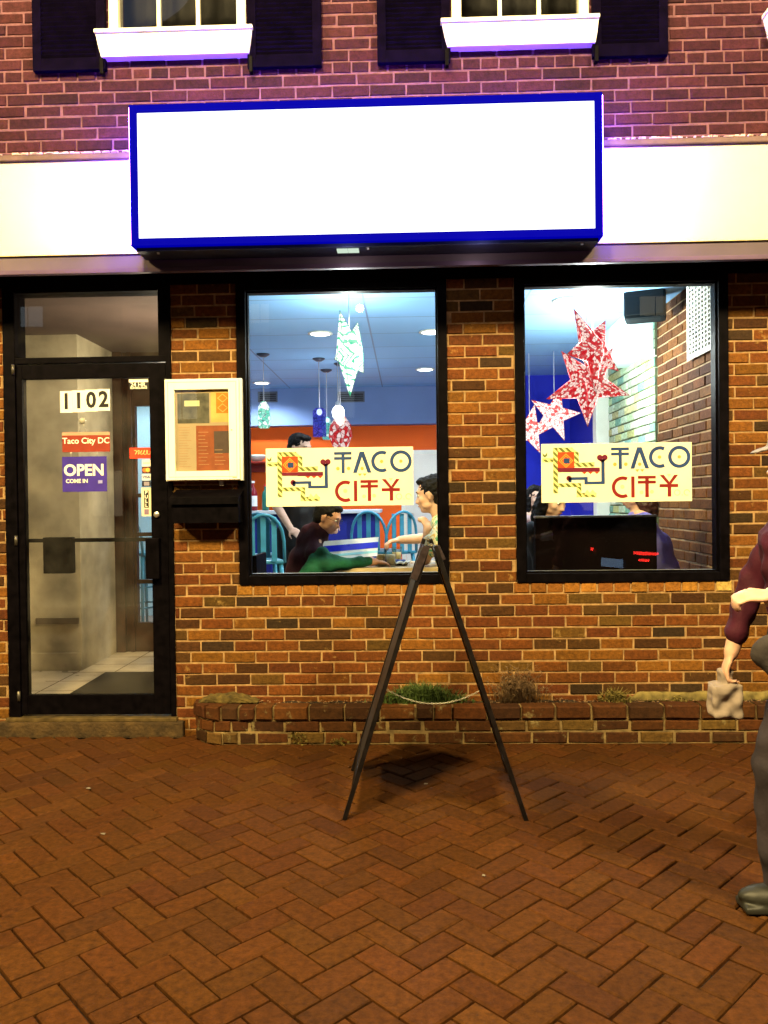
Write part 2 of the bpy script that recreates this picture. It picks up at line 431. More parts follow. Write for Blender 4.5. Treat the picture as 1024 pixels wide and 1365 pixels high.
# ---- upper sash windows, sills, shutters
def upwin(a, b, z0, sx, label=None):
    fr = MB(); y = YU
    st = (.055, .055); br = .035
    fr.box(a, a + st[0], y - .004, y + .08, z0, z0 + 1.5, bev=.004); fr.box(b - st[1], b, y - .004, y + .08, z0, z0 + 1.5, bev=.004)
    fr.box(a + st[0], b - st[1], y + .0, y + .075, z0, z0 + br, bev=.003); fr.box(a + st[0], b - st[1], y + .0, y + .075, z0 + 1.46, z0 + 1.5, bev=.003)
    fr.box(a + st[0], b - st[1], y + .015, y + .07, z0 + .72, z0 + .77, bev=.003)
    iw = (b - a - st[0] - st[1])
    for k in (1, 2):
        x = a + st[0] + iw * k / 3; fr.box(x - .011, x + .011, y + .02, y + .055, z0 + br, z0 + 1.46, bev=.003)
    for z in (z0 + .39, z0 + 1.12): fr.box(a + st[0], b - st[1], y + .022, y + .053, z - .011, z + .011)
    f = fr.build('sash_window', M_white, bld)
    MB().box(a + st[0], b - st[1], y + .035, y + .040, z0 + br, z0 + 1.46).build('glass', M_glassup, f)
    # sill, splayed ends
    l, r = a - .062, b + .045
    s = MB(); zt = z0 + .035 * 0; 
    s.prism([(l, z0 - .002), (r, z0 - .002), (r - .012, z0 - .10), (r - .022, z0 - .155), (l + .035, z0 - .155), (l + .02, z0 - .10)], y - .055, y + .03)
    s.box(l - .002, r + .002, y - .068, y + .02, z0 - .022, z0 - .0015, bev=.004)
    s.build('window_sill', M_white, f)
upwin(*wins[0], 0); upwin(*wins[1], 0); upwin(*wins[2], 0)
def shutter(x0, x1, z0, lean):
    z1 = z0 + 1.62; m = MB(); y = YU - .038
    w = .05
    m.box(x0, x0 + w, y, y + .034, z0, z1, bev=.003); m.box(x1 - w, x1, y, y + .034, z0, z1, bev=.003)
    for z in (z0, z0 + .75, z1 - .07): m.box(x0 + w, x1 - w, y + .001, y + .033, z, z + .07, bev=.002)
    s = m.build('shutter', M_shut, bld)
    m = MB(); z = z0 + .08
    while z < z1 - .08:
        if not (z0 + .73 < z < z0 + .82):
            M = Matrix.Translation((0, y + .017, z)) @ Matrix.Rotation(R(35), 4, 'X')
            m.box(x0 + w, x1 - w, -.004, .004, -.018, .018, M)
        z += .027
    m.build('louvre_slats', M_shut, s)
    MB().box(x1 - .03 if lean else x0 + .01, x1 - .01 if lean else x0 + .03, y - .008, y + .03, z0 - .03, z0 + .06, bev=.003).build('shutter_catch', M_black, s)
shutter(X(47, 50, YU), X(143, 50, YU), Z(95, 98, YU), 1); shutter(X(331, 50, YU), X(429, 50, YU), Z(380, 93, YU), 0)
shutter(X(503, 50, YU), X(600, 50, YU), Z(550, 87, YU), 1); shutter(X(788, 50, YU), X(888, 50, YU), Z(837, 79, YU), 0)
# upstairs rooms: dark closed volume behind the sashes
mb = MB(); zc0, zc1 = 3.10, ztop_up + .05
mb.box(XL, XRR, 5.9, 6.0, 3.10, zc1).box(XL, XRR, YU + .26, 5.9, zc1, zc1 + .1).box(XL, XRR, YU + .26, 5.9, 2.99, 3.09)
mb.box(XL, XL + .1, YU + .26, 5.9, 3.09, zc1).box(XRR - .1, XRR, YU + .26, 5.9, 3.09, zc1)
mb.build('upper_room', mat('upper_room', (.08, .075, .07), .9), bld)
for a, b, z in wins:      # wavy dark sheet added to stand in for the unlit room
    m = MB(); n = 30; vs = []; 
    for i in range(n + 1):
        x = a - .05 + (b - a + .1) * i / n; yy = YU + .33 + .012 * math.sin(i * 1.9)
        vs += [(x, yy, z - .1), (x, yy, z + 1.55)]
    m.add(vs, [(2 * i, 2 * i + 2, 2 * i + 3, 2 * i + 1) for i in range(n)], smooth=True)
    o = m.build('dark_sheet', mat('dark_sheet', (.10, .10, .10), .9), bld); sm = o.modifiers.new('t', 'SOLIDIFY'); sm.thickness = .004

# ---- door unit
dx0, dx1 = DR
tr = (X(23, 430, .03), X(213, 430, .03), Z(120, 477, .03), Z(120, 391, .03))
dg_ = (X(36, 700, .03), X(204, 700, .03), Z(120, 925, .03), Z(120, 505, .03))
fr = MB()
lx0, lx1 = X(25, 700, 0), X(224, 700, 0); lz0, lz1 = DZ0 + .012, Z(120, 485, 0)
fr.box(dx0, lx0 - .004, -.01, .14, DZ0, ZT - .076, bev=.004); fr.box(lx1 + .004, dx1, -.01, .14, DZ0, ZT - .076, bev=.004)
fr.box(lx0 - .004, tr[0], -.006, .12, tr[2], ZT - .076, bev=.003); fr.box(tr[1], lx1 + .004, -.006, .12, tr[2], ZT - .076, bev=.003)
fr.box(tr[0], tr[1], -.004, .12, tr[3], ZT - .076, bev=.003)
fr.box(lx0 - .004, lx1 + .004, -.007, .12, lz1 + .006, tr[2], bev=.003)
df = fr.build('door_frame', M_black, bld)
MB().box(tr[0], tr[1], .035, .041, tr[2], tr[3]).build('transom_glass', M_glassdoor, df)
d = MB()
d.box(lx0, dg_[0], .0, .045, lz0, lz1, bev=.003); d.box(dg_[1], lx1, .0, .045, lz0, lz1, bev=.003)
d.box(dg_[0], dg_[1], .002, .043, lz0, dg_[2], bev=.003); d.box(dg_[0], dg_[1], .002, .043, dg_[3], lz1, bev=.003)
door = d.build('shop_door', M_black, bld)
MB().box(dg_[0], dg_[1], .020, .026, dg_[2], dg_[3]).build('glass', M_glassdoor, door)
hz = Z(205, 717, 0), Z(205, 771, 0)
MB().box(X(195, 740, -.03), X(213, 740, -.03), -.045, -.004, hz[1], hz[0], bev=.006).build('pull_handle', M_black, door)
c = U(209, 686, -.005)
MB().lathe((0, 0, 0), [(0, 0), (.016, 0), (.019, .004), (.019, .01)], M=Matrix.Translation((c.x, -.012, c.z)) @ Matrix.Rotation(R(-90), 4, 'X')).build('lock', mat('steel', (.62, .58, .5), .3, metal=.8), door)
zb = Z(95, 720, .08)
MB().box(lx0 + .03, dg_[1] + .02, .055, .085, zb - .012, zb + .012, bev=.004).build('push_bar', M_black, door)
MB().box(X(61, 740, .09), X(100, 740, .09), .052, .10, Z(80, 764, .09), Z(80, 716, .09), bev=.008).build('latch_box', M_black, door)
for z in (lz1 - .03, lz0 + .12, (lz0 + lz1) / 2): MB().tube([(lx0 - .012, -.012, z - .03), (lx0 - .012, -.012, z + .03)], .010).build('hinge', mat('hinge_metal', (.10, .09, .07), .4, metal=.6), door)
MB().tube([(lx0 + .10, .09, lz1 - .02), (lx0 + .30, .16, lz1 - .015), (lx0 + .42, .10, lz1 + .02)], .010).build('door_closer', mat('steel', (0, 0, 0)), door)
th = MB().box(dx0 - .01, dx1 + .01, -.035, .16, DZ0 - .025, DZ0 - .001, bev=.006)
th.build('threshold', mat('threshold_metal', (.13, .09, .035), .45, metal=.5, var=.5, scale=20), bld)
MB().box(dx0 - .06, dx1 + .05, -.045, .2, -.01, DZ0 - .026, bev=.012).build('door_step', mat('step_concrete', (.055, .032, .010), .9, var=.5, scale=14, bump=.9, bscale=50, dist=.01), bld)

# ------------------------------------------------------------------ ground
FZ = .20
brd = MB()
w = .1035; yk = -6.1; ang = R(45)
ca, sa = math.cos(ang), math.sin(ang)
random.seed(21)
ox, oy = .03, .06
def inside(x, y): return -3.9 < x < 3.9 and yk < y < .02
RG = 75
for i in range(-RG, RG):
    for j in range(-RG, RG):
        t = (i - j) % 4
        if t == 0: a0, a1, b0, b1 = i * w, (i + 2) * w, j * w, (j + 1) * w
        elif t == 3: a0, a1, b0, b1 = i * w, (i + 1) * w, j * w, (j + 2) * w
        else: continue
        ma, mb_ = (a0 + a1) / 2, (b0 + b1) / 2
        x, y = ma * ca - mb_ * sa + ox, ma * sa + mb_ * ca + oy
        if not inside(x, y): continue
        hgt = .0022 * mnoise.noise(Vector((x * 1.1, y * 1.1, 3))) * 2
        g = .0040
        M = Matrix.Translation((ox, oy, hgt)) @ Matrix.Rotation(ang, 4, 'Z') @ Matrix(((1, 0, 0, 0), (0, 0, 1, 0), (0, -1, 0, 0), (0, 0, 0, 1)))
        # brick() makes a face at y=yf looking to -y in x,z ; map (x, y, z) -> (x, z, -y)
        brick(brd, a0 + g, a1 - g, b0 + g, b1 - g, 0, .03, random_tint(PAL_PAVE), M, b=.0045, jit=.0018)
pv = tag(brd.build('pavement', M_pave), 'herringbone brick pavement worn and damp looking in street light', None, None, 'structure')
pvb = tag(MB().box(-14, 14, yk, .3, -.3, -.018).build('pavement_bed', M_sand), 'dark sand bedding of the pavement', None, None, 'structure')
tag(MB().box(-14, 14, yk - .16, yk - .002, -.3, .004, bev=.02).build('kerb', mat('kerb_granite', (.22, .2, .19), .8, var=.3, scale=60)), 'granite kerb at the street edge', None, None, 'structure')
tag(MB().box(-120, 120, -120, 60, -.5, -.16).build('road', mat('asphalt', (.045, .043, .042), .75, var=.3, scale=90, bump=.6, bscale=200)), 'asphalt road', None, None, 'structure')

# ------------------------------------------------------------------ planter
random.seed(5)
pl = thing('brick_planter', 'low brick planter along the foot of the wall with rounded end', 'planter', (0, 0, 0))
YP = -.215; PH = Z(512, 941, YP); px0 = X(258, 960, YP / 2)
rad = abs(YP) * .95
path = []                                 # plan line of the outer face
n = 7
for i in range(n + 1):
    a = R(180) + R(90) * i / n
    path.append((px0 + rad + rad * math.cos(a), 0 + rad * math.sin(a) if 0 else (YP + rad) + rad * math.sin(a)))
path = [(px0, -.002)] + path + [(XRR - .2, YP)]
# length-parametrised
segs = []; tot = 0
for p, q in zip(path, path[1:]):
    L = math.hypot(q[0] - p[0], q[1] - p[1]); segs.append((tot, L, p, q)); tot += L
def at_path(s):
    for t, L, p, q in segs:
        if s <= t + L or (t, L, p, q) == segs[-1]:
            k = (s - t) / L if L > 1e-6 else 0
            dx, dy = (q[0] - p[0]) / L, (q[1] - p[1]) / L
            return Vector((p[0] + dx * (s - t), p[1] + dy * (s - t), 0)), Vector((dx, dy, 0)), Vector((-dy, dx, 0))
pb = MB(); coping = MB()
ccs = (PH - .085) / 2
for k in range(3):
    z0, z1 = (k * ccs, (k + 1) * ccs) if k < 2 else (2 * ccs, PH)
    s = -.05 if k % 2 else 0; outw = .012 if k == 2 else 0
    while s < tot - .1:
        # short bricks round the bend
        Lb = (.105 if s < .45 else .205) * random.uniform(.94, 1.06)
        if k == 2 and s > .45: Lb = random.choice([.21, .21, .2, .11]) 
        c, t, nn = at_path(max(s + Lb / 2, .01)); 
        M = Matrix((( t.x, nn.x, 0, c.x), (t.y, nn.y, 0, c.y), (0, 0, 1, 0), (0, 0, 0, 1)))
        m_ = coping if k == 2 else pb
        tt = random_tint([(4, (.066, .022, .0045)), (3, (.050, .017, .004)), (2, (.034, .013, .004)), (1, (.080, .042, .010))])
        dz = random.uniform(-.004, .004) if k == 2 else 0
        brick(m_, -Lb / 2 + .006, Lb / 2 - .006, z0 + .005, z1 - .004 + dz, -outw, .04, tt, M, b=.007, jit=.004)
        if k == 2:   # coping bricks have a visible top
            x0, x1 = -Lb / 2 + .006, Lb / 2 - .006
            coping.add([M @ Vector(p) for p in ((x0, -outw + .006, z1 - .006 + dz), (x1, -outw + .006, z1 - .006 + dz), (x1, .095, z1 - .006 + dz), (x0, .095, z1 - .006 + dz), (x0, .095, z1 - .05), (x1, .095, z1 - .05))], [(0, 1, 2, 3), (3, 2, 5, 4)], tt)
        s += Lb
pb.build('planter_wall', M_plant, pl); coping.build('coping', M_plant, pl)
core = MB()
ins = [(at_path(max(s, .01))) for s in [i * .04 for i in range(0, 14)] + [1.0, 2.0, tot - .01]]
vs = []
for c, t, nn in ins:
    vs += [c + nn * .007, c + nn * .09, c + nn * .007 + Vector((0, 0, PH - .012)), c + nn * .09 + Vector((0, 0, PH - .012))]
fs = []
for i in range(len(ins) - 1):
    a, b = 4 * i, 4 * i + 4; fs += [(a, b, b + 2, a + 2), (a + 2, b + 2, b + 3, a + 3), (a + 3, b + 3, b + 1, a + 1)]
core.add(vs, fs); core.build('planter_mortar', mat('planter_mortar', (.17, .115, .045), .95, var=.5, scale=18, bump=1, bscale=70), pl)
soil = MB(); nx, ny = 160, 6; sx0, sx1 = px0 + .09, XRR - .3; vs = []
for i in range(nx + 1):
    for j in range(ny + 1):
        x = sx0 + (sx1 - sx0) * i / nx; y = YP + .085 + (abs(YP) - .085) * j / ny
        vs.append((x, y, PH - .028 + .022 * mnoise.noise(Vector((x * 9, y * 20, 1))) + .008 * mnoise.noise(Vector((x * 60, y * 60, 1)))))
soil.add(vs, [(i * (ny + 1) + j, (i + 1) * (ny + 1) + j, (i + 1) * (ny + 1) + j + 1, i * (ny + 1) + j + 1) for i in range(nx) for j in range(ny)], smooth=True)
soil.build('soil', mat('soil', (.028, .018, .010), .95, var=.6, scale=60, bump=1, bscale=160, dist=.02), pl)
# mossy slab at the rounded end, pale lime haunch along the wall foot to the far end
moss = MB()
moss.prism([(px0 + .02, 0), (px0 + .09, .035), (px0 + .24, .045), (px0 + .33, .02), (px0 + .40, 0)], -.12, -.012, M=Matrix.Translation((0, 0, PH - .006)))
remesh('mossy_stone', moss, mat('moss', (.075, .052, .012), .95, var=.6, scale=30, bump=1, bscale=60, dist=.01), pl, .008, 3, disp=(.01, 30))
hh = MB(); hh.prism([(X(830, 930, -.02), PH - .03), (XRR - .4, PH - .03), (XRR - .4, PH + .035), (X(850, 930, -.02), PH + .028)], -.045, -.006)
remesh('lime_haunch', hh, mat('lime_haunch', (.15, .115, .035), .95, var=.5, scale=20, bump=.6), pl, .012, 2, disp=(.008, 18))
# litter on the soil
random.seed(9)
lit = MB()
for i in range(700):
    x = random.uniform(px0 + .15, 2.5); y = random.uniform(YP + .1, -.02); a = random.uniform(0, 6.28); r = random.uniform(.004, .013)
    z = PH - .018 + random.uniform(0, .008)
    lit.add([(x + r * math.cos(a), y + r * math.sin(a), z), (x + r * .5 * math.cos(a + 1.6), y + r * .5 * math.sin(a + 1.6), z + .003), (x - r * math.cos(a), y - r * math.sin(a), z + .001), (x - r * .5 * math.cos(a + 1.6), y - r * .5 * math.sin(a + 1.6), z + .004)], [(0, 1, 2, 3)])
tag(lit.build('leaf_litter', mat('litter', (.20, .12, .06), .9, var=.8, scale=200)), 'dry leaf litter scattered over the planter soil', None, None, 'stuff')

def tuft(name, label, cx, half, h, nbl, colr, stem=False, seed=1, group=None):
    rnd = random.Random(seed)
    t = thing(name, label, 'plant', (cx, -.09, PH - .02), group)
    mb = MB()
    for i in range(nbl):
        bx = cx + rnd.gauss(0, half * .45); by = -.09 + rnd.uniform(-.05, .06)
        hh = h * rnd.uniform(.35, 1.0) * max(.3, 1 - abs(bx - cx) / (half * 2.2)); an = rnd.uniform(0, 6.28); lean = rnd.uniform(.1, .9) * hh
        p = [Vector((bx, by, PH - .02)), Vector((bx + .35 * lean * math.cos(an), by + .35 * lean * math.sin(an), PH - .02 + hh * .65)), Vector((bx + lean * math.cos(an), by + lean * math.sin(an) * .6, PH - .02 + hh))]
        if stem:
            mb.tube(p, [.0016, .0012, .0006], 4)
            for k in range(3):
                q = p[1].lerp(p[2], rnd.random()); d = Vector((rnd.uniform(-1, 1), rnd.uniform(-1, 1), rnd.uniform(-.2, .9))) * rnd.uniform(.01, .028); w_ = d.cross(Vector((0, 0, 1))) * .3
                mb.add([q, q + d * .5 + w_, q + d, q + d * .5 - w_], [(0, 1, 2, 3)])
        else:
            wv = Vector((math.sin(an), -math.cos(an), 0)) * rnd.uniform(.002, .0045)
            mb.add([p[0] - wv, p[0] + wv, p[1] + wv * .8, p[1] - wv * .8, p[2]], [(0, 1, 2, 3), (3, 2, 4)])
            for k in range(2):
                q = p[0].lerp(p[1], rnd.random()) if k else p[1]; d = Vector((rnd.uniform(-1, 1), rnd.uniform(-1, 1), rnd.uniform(-.1, .7))) * rnd.uniform(.012, .026); w_ = d.cross(Vector((0, 0, 1))) * .4
                mb.add([q, q + d * .5 + w_, q + d, q + d * .5 - w_], [(0, 1, 2, 3)])
    mb.build('leaves', colr, t, origin=(cx, -.09, PH - .02)); return t
G1 = mat('weed_green', (.045, .075, .015), .7, var=.5, scale=40, bump=0)
G2 = mat('weed_dry', (.11, .065, .03), .8, var=.5, scale=40, bump=0)
G3 = mat('weed_olive', (.14, .11, .025), .8, var=.5, scale=40, bump=0)
def pxx(px): return X(px, 925, -.09)
tuft('weed_clump', 'wide dark green weed clump in planter behind the sandwich board', pxx(562), .25, .16, 900, G1, seed=1)
tuft('dry_shrub', 'dry brown twiggy shrub in planter beside the sandwich board leg', pxx(690), .16, .25, 260, G2, stem=True, seed=2)
tuft('weed_clump', 'olive weed tuft growing below the window with the paper stars', pxx(820), .09, .11, 200, G3, seed=3)
tuft('weed_clump', 'tiny olive sprout in planter near the walking person', pxx(905), .04, .045, 50, G3, seed=4)
def sprout(cx, h, seed, label):
    rnd = random.Random(seed); t = thing('moss_sprout', label, 'plant', (cx, YP - .02, 0)); mb = MB()
    for i in range(60):
        b = Vector((cx + rnd.gauss(0, .025), YP - .016, rnd.uniform(0, h * .7))); d = Vector((rnd.uniform(-1, 1), rnd.uniform(-1, -.1), rnd.uniform(0, 1.2))) * rnd.uniform(.008, .02); w_ = Vector((d.z, 0, -d.x)) * .4
        mb.add([b, b + d * .5 + w_, b + d, b + d * .5 - w_], [(0, 1, 2, 3)])
    mb.build('leaves', G3, t, origin=(cx, YP - .02, 0))
sprout(X(398, 980, YP), .10, 3, 'small yellow green weed climbing the planter front near its rounded end')
sprout(X(452, 985, YP), .05, 4, 'low weed at planter foot beside the sandwich board leg')

# ------------------------------------------------------------------ lightbox sign
YS = -.52
sx = (X(173, 230, YS), X(804, 230, YS)); sz = (Z(488, 321, YS), Z(488, 131, YS))
sg = thing('lightbox_sign', 'large blank glowing white lightbox with blue metal frame above windows', 'sign', ((sx[0] + sx[1]) / 2, -.33, sz[0]))
fw = .042
m = MB()
m.box(sx[0], sx[0] + fw, YS, YF - .001, sz[0], sz[1], bev=.003); m.box(sx[1] - fw, sx[1], YS, YF - .001, sz[0], sz[1], bev=.003)
m.box(sx[0] + fw, sx[1] - fw, YS + .001, YF - .001, sz[1] - fw, sz[1], bev=.003); m.box(sx[0] + fw, sx[1] - fw, YS + .001, YF - .001, sz[0], sz[0] + fw, bev=.003)
m.build('sign_frame', mat('blue_frame', (.001, .001, .02), .9, emit=(.0, .0, 1.0), es=.40, var=.1, spec=.0), sg)
MB().box(sx[0] + fw, sx[1] - fw, YS + .012, YF - .002, sz[0] + fw, sz[1] - fw).build('lit_face', emis('sign_face', (1, 1, .98), 2.2), sg)
m = MB(); m.box(sx[0] - .004, sx[0] - .0005, YS + .01, YS + .09, sz[0] + .01, sz[1] - .01).box(sx[1] + .0005, sx[1] + .004, YS + .01, YS + .09, sz[0] + .01, sz[1] - .01).box(sx[0] + .02, sx[1] - .02, YS + .05, YS + .07, sz[1] + .0005, sz[1] + .003)
m.build('edge_glow', emis('edge_glow_blue', (.14, .05, 1), 150), sg)  # strips added on the sign's unseen edges to throw blue onto the brick
m = MB(); m.box(sx[0] + .02, sx[1] - .02, YS + .03, YF - .001, sz[0] - .022, sz[0] - .001, bev=.003); m.build('drain_channel', mat('navy_metal', (.012, .016, .06), .4, metal=.3), sg)
m = MB()
for px in (455, 470): m.box(X(px, 325, YS) - .03, X(px, 325, YS) + .03, YS + .05, YS + .11, sz[0] - .03, sz[0] - .023, bev=.001)
m.build('access_plate', emis('plate_glow', (.8, 1, .8), .8), sg)
for px in (462, 640): 
    ld = bpy.data.lights.new('sign_underlight', 'POINT'); ld.energy = 1.3; ld.color = (1, .86, .88); ld.shadow_soft_size = .03
    lo = bpy.data.objects.new('underlight', ld); COL.objects.link(lo); lo.parent = sg; lo.location = Vector((X(px, 325, YS), -.56, sz[0] - .07)) - Vector(sg.location)
m = MB()
for px in (207, 490, 779): m.box(X(px, 325, YS) - .006, X(px, 325, YS) + .006, YS + .045, YS + .06, sz[0] - .03, sz[0] - .022)
m.build('screw_heads', mat('steel_bright', (.8, .8, .8), .3, metal=.6), sg)

# ------------------------------------------------------------------ shop logo boards in the windows
def logo_board(x0, z1, label, cat='sign', cool=False):
    """x0, z1: top left corner; board .92 m wide"""
    W = .917; H = .362
    t = thing('window_sign', label, cat, (x0 + W / 2, .045, z1 - H), 'shop name boards fixed to the windows')
    Y = .040
    MB().box(x0, x0 + W, Y, Y + .006, z1 - H, z1, bev=.002).build('board', mat('sign_cream', (.84, .80, .52), .45, var=.05, scale=5, bump=0), t)
    A = lambda Xa, Ya: (x0 + (Xa - 90) / 9.75 / 197 * W, z1 - (Ya - 70) / 765 * H)
    B = lambda Xa, Ya: (x0 + (86 + Xa / 8.53) / 197 * W, z1 - (Ya - 48) / 662 * H)
    kx = W / (9.75 * 197); kxB = W / (8.53 * 197); kzB = H / 662
    def rectA(m, a, b, c, d, e=0): p, q = A(a, c), A(b, d); m.box(p[0], q[0], Y - .0012 - e, Y, p[1], q[1])
    def rectB(m, a, b, c, d, e=0): p, q = B(a, c), B(b, d); m.box(p[0], q[0], Y - .0012 - e, Y, p[1], q[1])
    def polyA(m, pts, e=0): m.prism([A(*p) for p in pts], Y - .0012 - e, Y)
    def polyB(m, pts, e=0): m.prism([B(*p) for p in pts], Y - .0012 - e, Y)
    # serpent body: pale yellow bands with olive slanting stripes
    bands = [((242, 120), (242, 712), (300, 712), (300, 120)), ((300, 120), (300, 178), (500, 178), (480, 120)), ((480, 120), (512, 240), (512, 320), (570, 320), (570, 190)),
             ((512, 320), (512, 372), (770, 372), (770, 312), (570, 320)), ((105, 250), (105, 306), (242, 306), (242, 250)), ((300, 585), (300, 632), (540, 632), (600, 632), (600, 582)),
             ((540, 632), (540, 765), (600, 765), (600, 632)), ((600, 712), (600, 765), (790, 765), (790, 712))]
    ye = MB()
    for bnd in bands: polyA(ye, bnd, 0)
    polyA(ye, ((640, 730), (672, 668), (708, 712), (745, 668), (785, 720), (785, 735), (640, 735)), .0006)
    ye.build('yellow_pattern', mat('print_yellow', (.80, .64, .24), .5, bump=0), t)
    def clip(poly, rect):
        x0_, x1_, y0_, y1_ = rect
        for ax, lim, sg_ in ((0, x0_, 1), (0, x1_, -1), (1, y0_, 1), (1, y1_, -1)):
            out = []
            for i in range(len(poly)):
                p, q = poly[i], poly[(i + 1) % len(poly)]
                ip, iq = (p[ax] - lim) * sg_ >= 0, (q[ax] - lim) * sg_ >= 0
                if ip: out.append(p)
                if ip != iq:
                    k = (lim - p[ax]) / (q[ax] - p[ax]); out.append((p[0] + (q[0] - p[0]) * k, p[1] + (q[1] - p[1]) * k))
            poly = out
            if len(poly) < 3: return None
        return poly
    ol = MB()
    for (a, b, c, d) in ((242, 300, 120, 712), (300, 490, 120, 178), (512, 570, 180, 320), (512, 770, 320, 372), (242 - 137, 242, 270, 306), (300, 600, 585, 632), (540, 600, 632, 765), (600, 790, 712, 765)):
        k = -900
        while k < 900:
            P = clip([(a - 300 + k, c - 300), (a - 300 + k + 44, c - 300), (a + 700 + k + 44, c + 700), (a + 700 + k, c + 700)], (a, b, c, d))
            if P and len(P) > 2: polyA(ol, P, .0005)
            k += 82
    polyA(ol, ((105, 190), (135, 215), (165, 180), (165, 225), (135, 246), (112, 230)), .0005)
    ol.build('olive_stripes', mat('print_olive', (.11, .14, .03), .5, bump=0), t)
    orr = MB(); rectA(orr, 300, 510, 180, 385, .001)
    for x in (640, 718, 800): polyA(orr, ((x - 32, 438), (x + 32, 438), (x, 470)), .0004)
    orr.build('orange_block', mat('print_orange', (.55, .050, .006), .5, bump=0), t)
    o2 = MB()
    for r_ in (95, 68):
        pts = [(405 - r_, 290), (405, 290 - r_), (405 + r_, 290), (405, 290 + r_)]; inn = [(405 - r_ + 13, 290), (405, 290 - r_ + 13), (405 + r_ - 13, 290), (405, 290 + r_ - 13)]
        for i in range(4): polyA(o2, (pts[i], pts[(i + 1) % 4], inn[(i + 1) % 4], inn[i]), .0014)
    o2.build('amber_lines', mat('print_amber', (.85, .30, .04), .5, bump=0), t)
    bl = MB(); rectA(bl, 378, 452, 260, 325, .002)
    for q in ((857, 900, 280, 600), (640, 857, 565, 600), (640, 682, 505, 565), (436, 640, 505, 540), (436, 476, 540, 572)): rectA(bl, *q, .0008)
    # TACO
    for q in ((48, 248, 98, 130), (48, 248, 155, 187), (132, 168, 130, 155), (132, 168, 187, 340)): rectB(bl, *q)
    polyB(bl, ((340, 98), (390, 98), (472, 338), (428, 338), (365, 158), (306, 338), (262, 338)))
    def ring(m, Xc, Yc, Rr, th, a0, a1, clipx=None, n=40):
        c = B(Xc, Yc); 
        for i in range(n):
            b0, b1 = R(a0 + (a1 - a0) * i / n), R(a0 + (a1 - a0) * (i + 1) / n)
            P = [(Xc + r * math.cos(b), Yc - r * math.sin(b)) for r, b in ((Rr - th, b0), (Rr, b0), (Rr, b1), (Rr - th, b1))]
            if clipx: P = [(min(x, clipx), y) for x, y in P]
            if abs(P[0][0] - P[1][0]) + abs(P[0][1] - P[1][1]) > .5: polyB(m, P)
    ring(bl, 592, 212, 122, 38, 62, 298, 648); ring(bl, 808, 212, 124, 38, 0, 360)
    bl.build('blue_lettering', mat('print_blue', (.014, .042, .14), .5, bump=0), t)
    rd = MB(); ring(rd, 175, 545, 122, 38, 62, 298, 232)
    for q in ((270, 308, 425, 662), (345, 545, 420, 452), (345, 545, 475, 507), (427, 466, 452, 475), (427, 466, 507, 660), (676, 716, 515, 657), (586, 676, 515, 550), (716, 794, 515, 550)): rectB(rd, *q)
    polyB(rd, ((588, 412), (634, 412), (696, 492), (716, 515), (676, 515))); polyB(rd, ((794, 412), (750, 412), (697, 490), (716, 515)))
    rd.build('red_lettering', mat('print_red', (.19, .0065, .0045), .5, bump=0), t)
    mr_ = MB(); rectA(mr_, 300 if cool else 505, 838, 384, 436, .0016)
    if not cool: rectA(mr_, 300, 505, 390, 430, .0016)
    for a, b, r_ in ((838, 255, 36), (903, 255, 36), (442, 520, 34)):
        c = A(a, b); mr_.disc(c[0], c[1], r_ * kx, Y - .002, Y)
    polyA(mr_, ((815, 278), (926, 278), (880, 318), (862, 318)), .0008)
    mr_.build('maroon_shapes', mat('print_maroon', (.12, .004, .022), .5, bump=0), t)
    dt = MB()
    for a, b, r_ in ((90, 287, 21), (212, 287, 21), (367, 289, 20), (588, 212, 20), (808, 212, 20)):
        c = B(a, b); dt.disc(c[0], c[1], r_ * kxB, Y - .0012, Y)
    for a in (340, 395): polyB(dt, ((a - 24, 345), (a + 24, 345), (a, 378)))
    dt.build('gold_dots', mat('print_gold', (.62, .33, .06), .5, bump=0), t)
    ft = MB()
    for a, b, r_ in ((172, 540, 24), (385, 605, 22), (500, 600, 22)):
        c = B(a, b); ft.disc(c[0], c[1], r_ * kxB, Y - .001, Y)
    ring(ft, 782, 612, 36, 11, 0, 360, n=20); ring(ft, 890, 612, 36, 11, 0, 300, n=20)
    c = B(838, 640); ft.disc(c[0], c[1], 7 * kxB, Y - .001, Y, 8)
    polyB(ft, ((668, 402), (716, 402), (692, 440)))
    ft.build('faint_marks', mat('print_pale', (.84, .72, .28), .5, bump=0), t)
    return t
c = U(354.2, 598, .04); logo_board(c.x, c.z, 'cream board with blue and red lettering in window where the boy sits')
c = U(721.5, 592, .04); logo_board(c.x, c.z, 'cream board with blue and red lettering in window with red paper stars', cool=True)

# ------------------------------------------------------------------ menu case
YM = -.07
a = U(217, 504, YM); b = U(324, 642, YM)
mx0, mx1, mz1, mz0 = X(219, 572, YM), X(322, 572, YM), Z(270, 504, YM), Z(270, 641, YM)
mc = thing('menu_case', 'white framed glazed menu case on the brick pier by the door', 'display case', ((mx0 + mx1) / 2, -.002, mz0))
gx0, gx1, gz1, gz0 = X(233, 572, YM), X(305, 572, YM), Z(270, 519, YM), Z(270, 628, YM)
M_case = mat('case_white', (.86, .86, .68), .4, var=.03, scale=6, bump=.05)
MB().box(mx0, mx1, YM + .022, -.002, mz0, mz1, bev=.004).build('case_body', M_case, mc)
m = MB(); q = YM
i0, i1, j0, j1 = mx0 + .006, mx1 - .014, mz0 + .006, mz1 - .006
m.box(i0, gx0, q, q + .0215, j0, j1, bev=.004); m.box(gx1, i1, q, q + .0215, j0, j1, bev=.004); m.box(gx0, gx1, q, q + .0215, j0, gz0, bev=.004); m.box(gx0, gx1, q, q + .0215, gz1, j1, bev=.004)
fr_ = m.build('case_door', M_case, mc)
e = .018
m = MB()
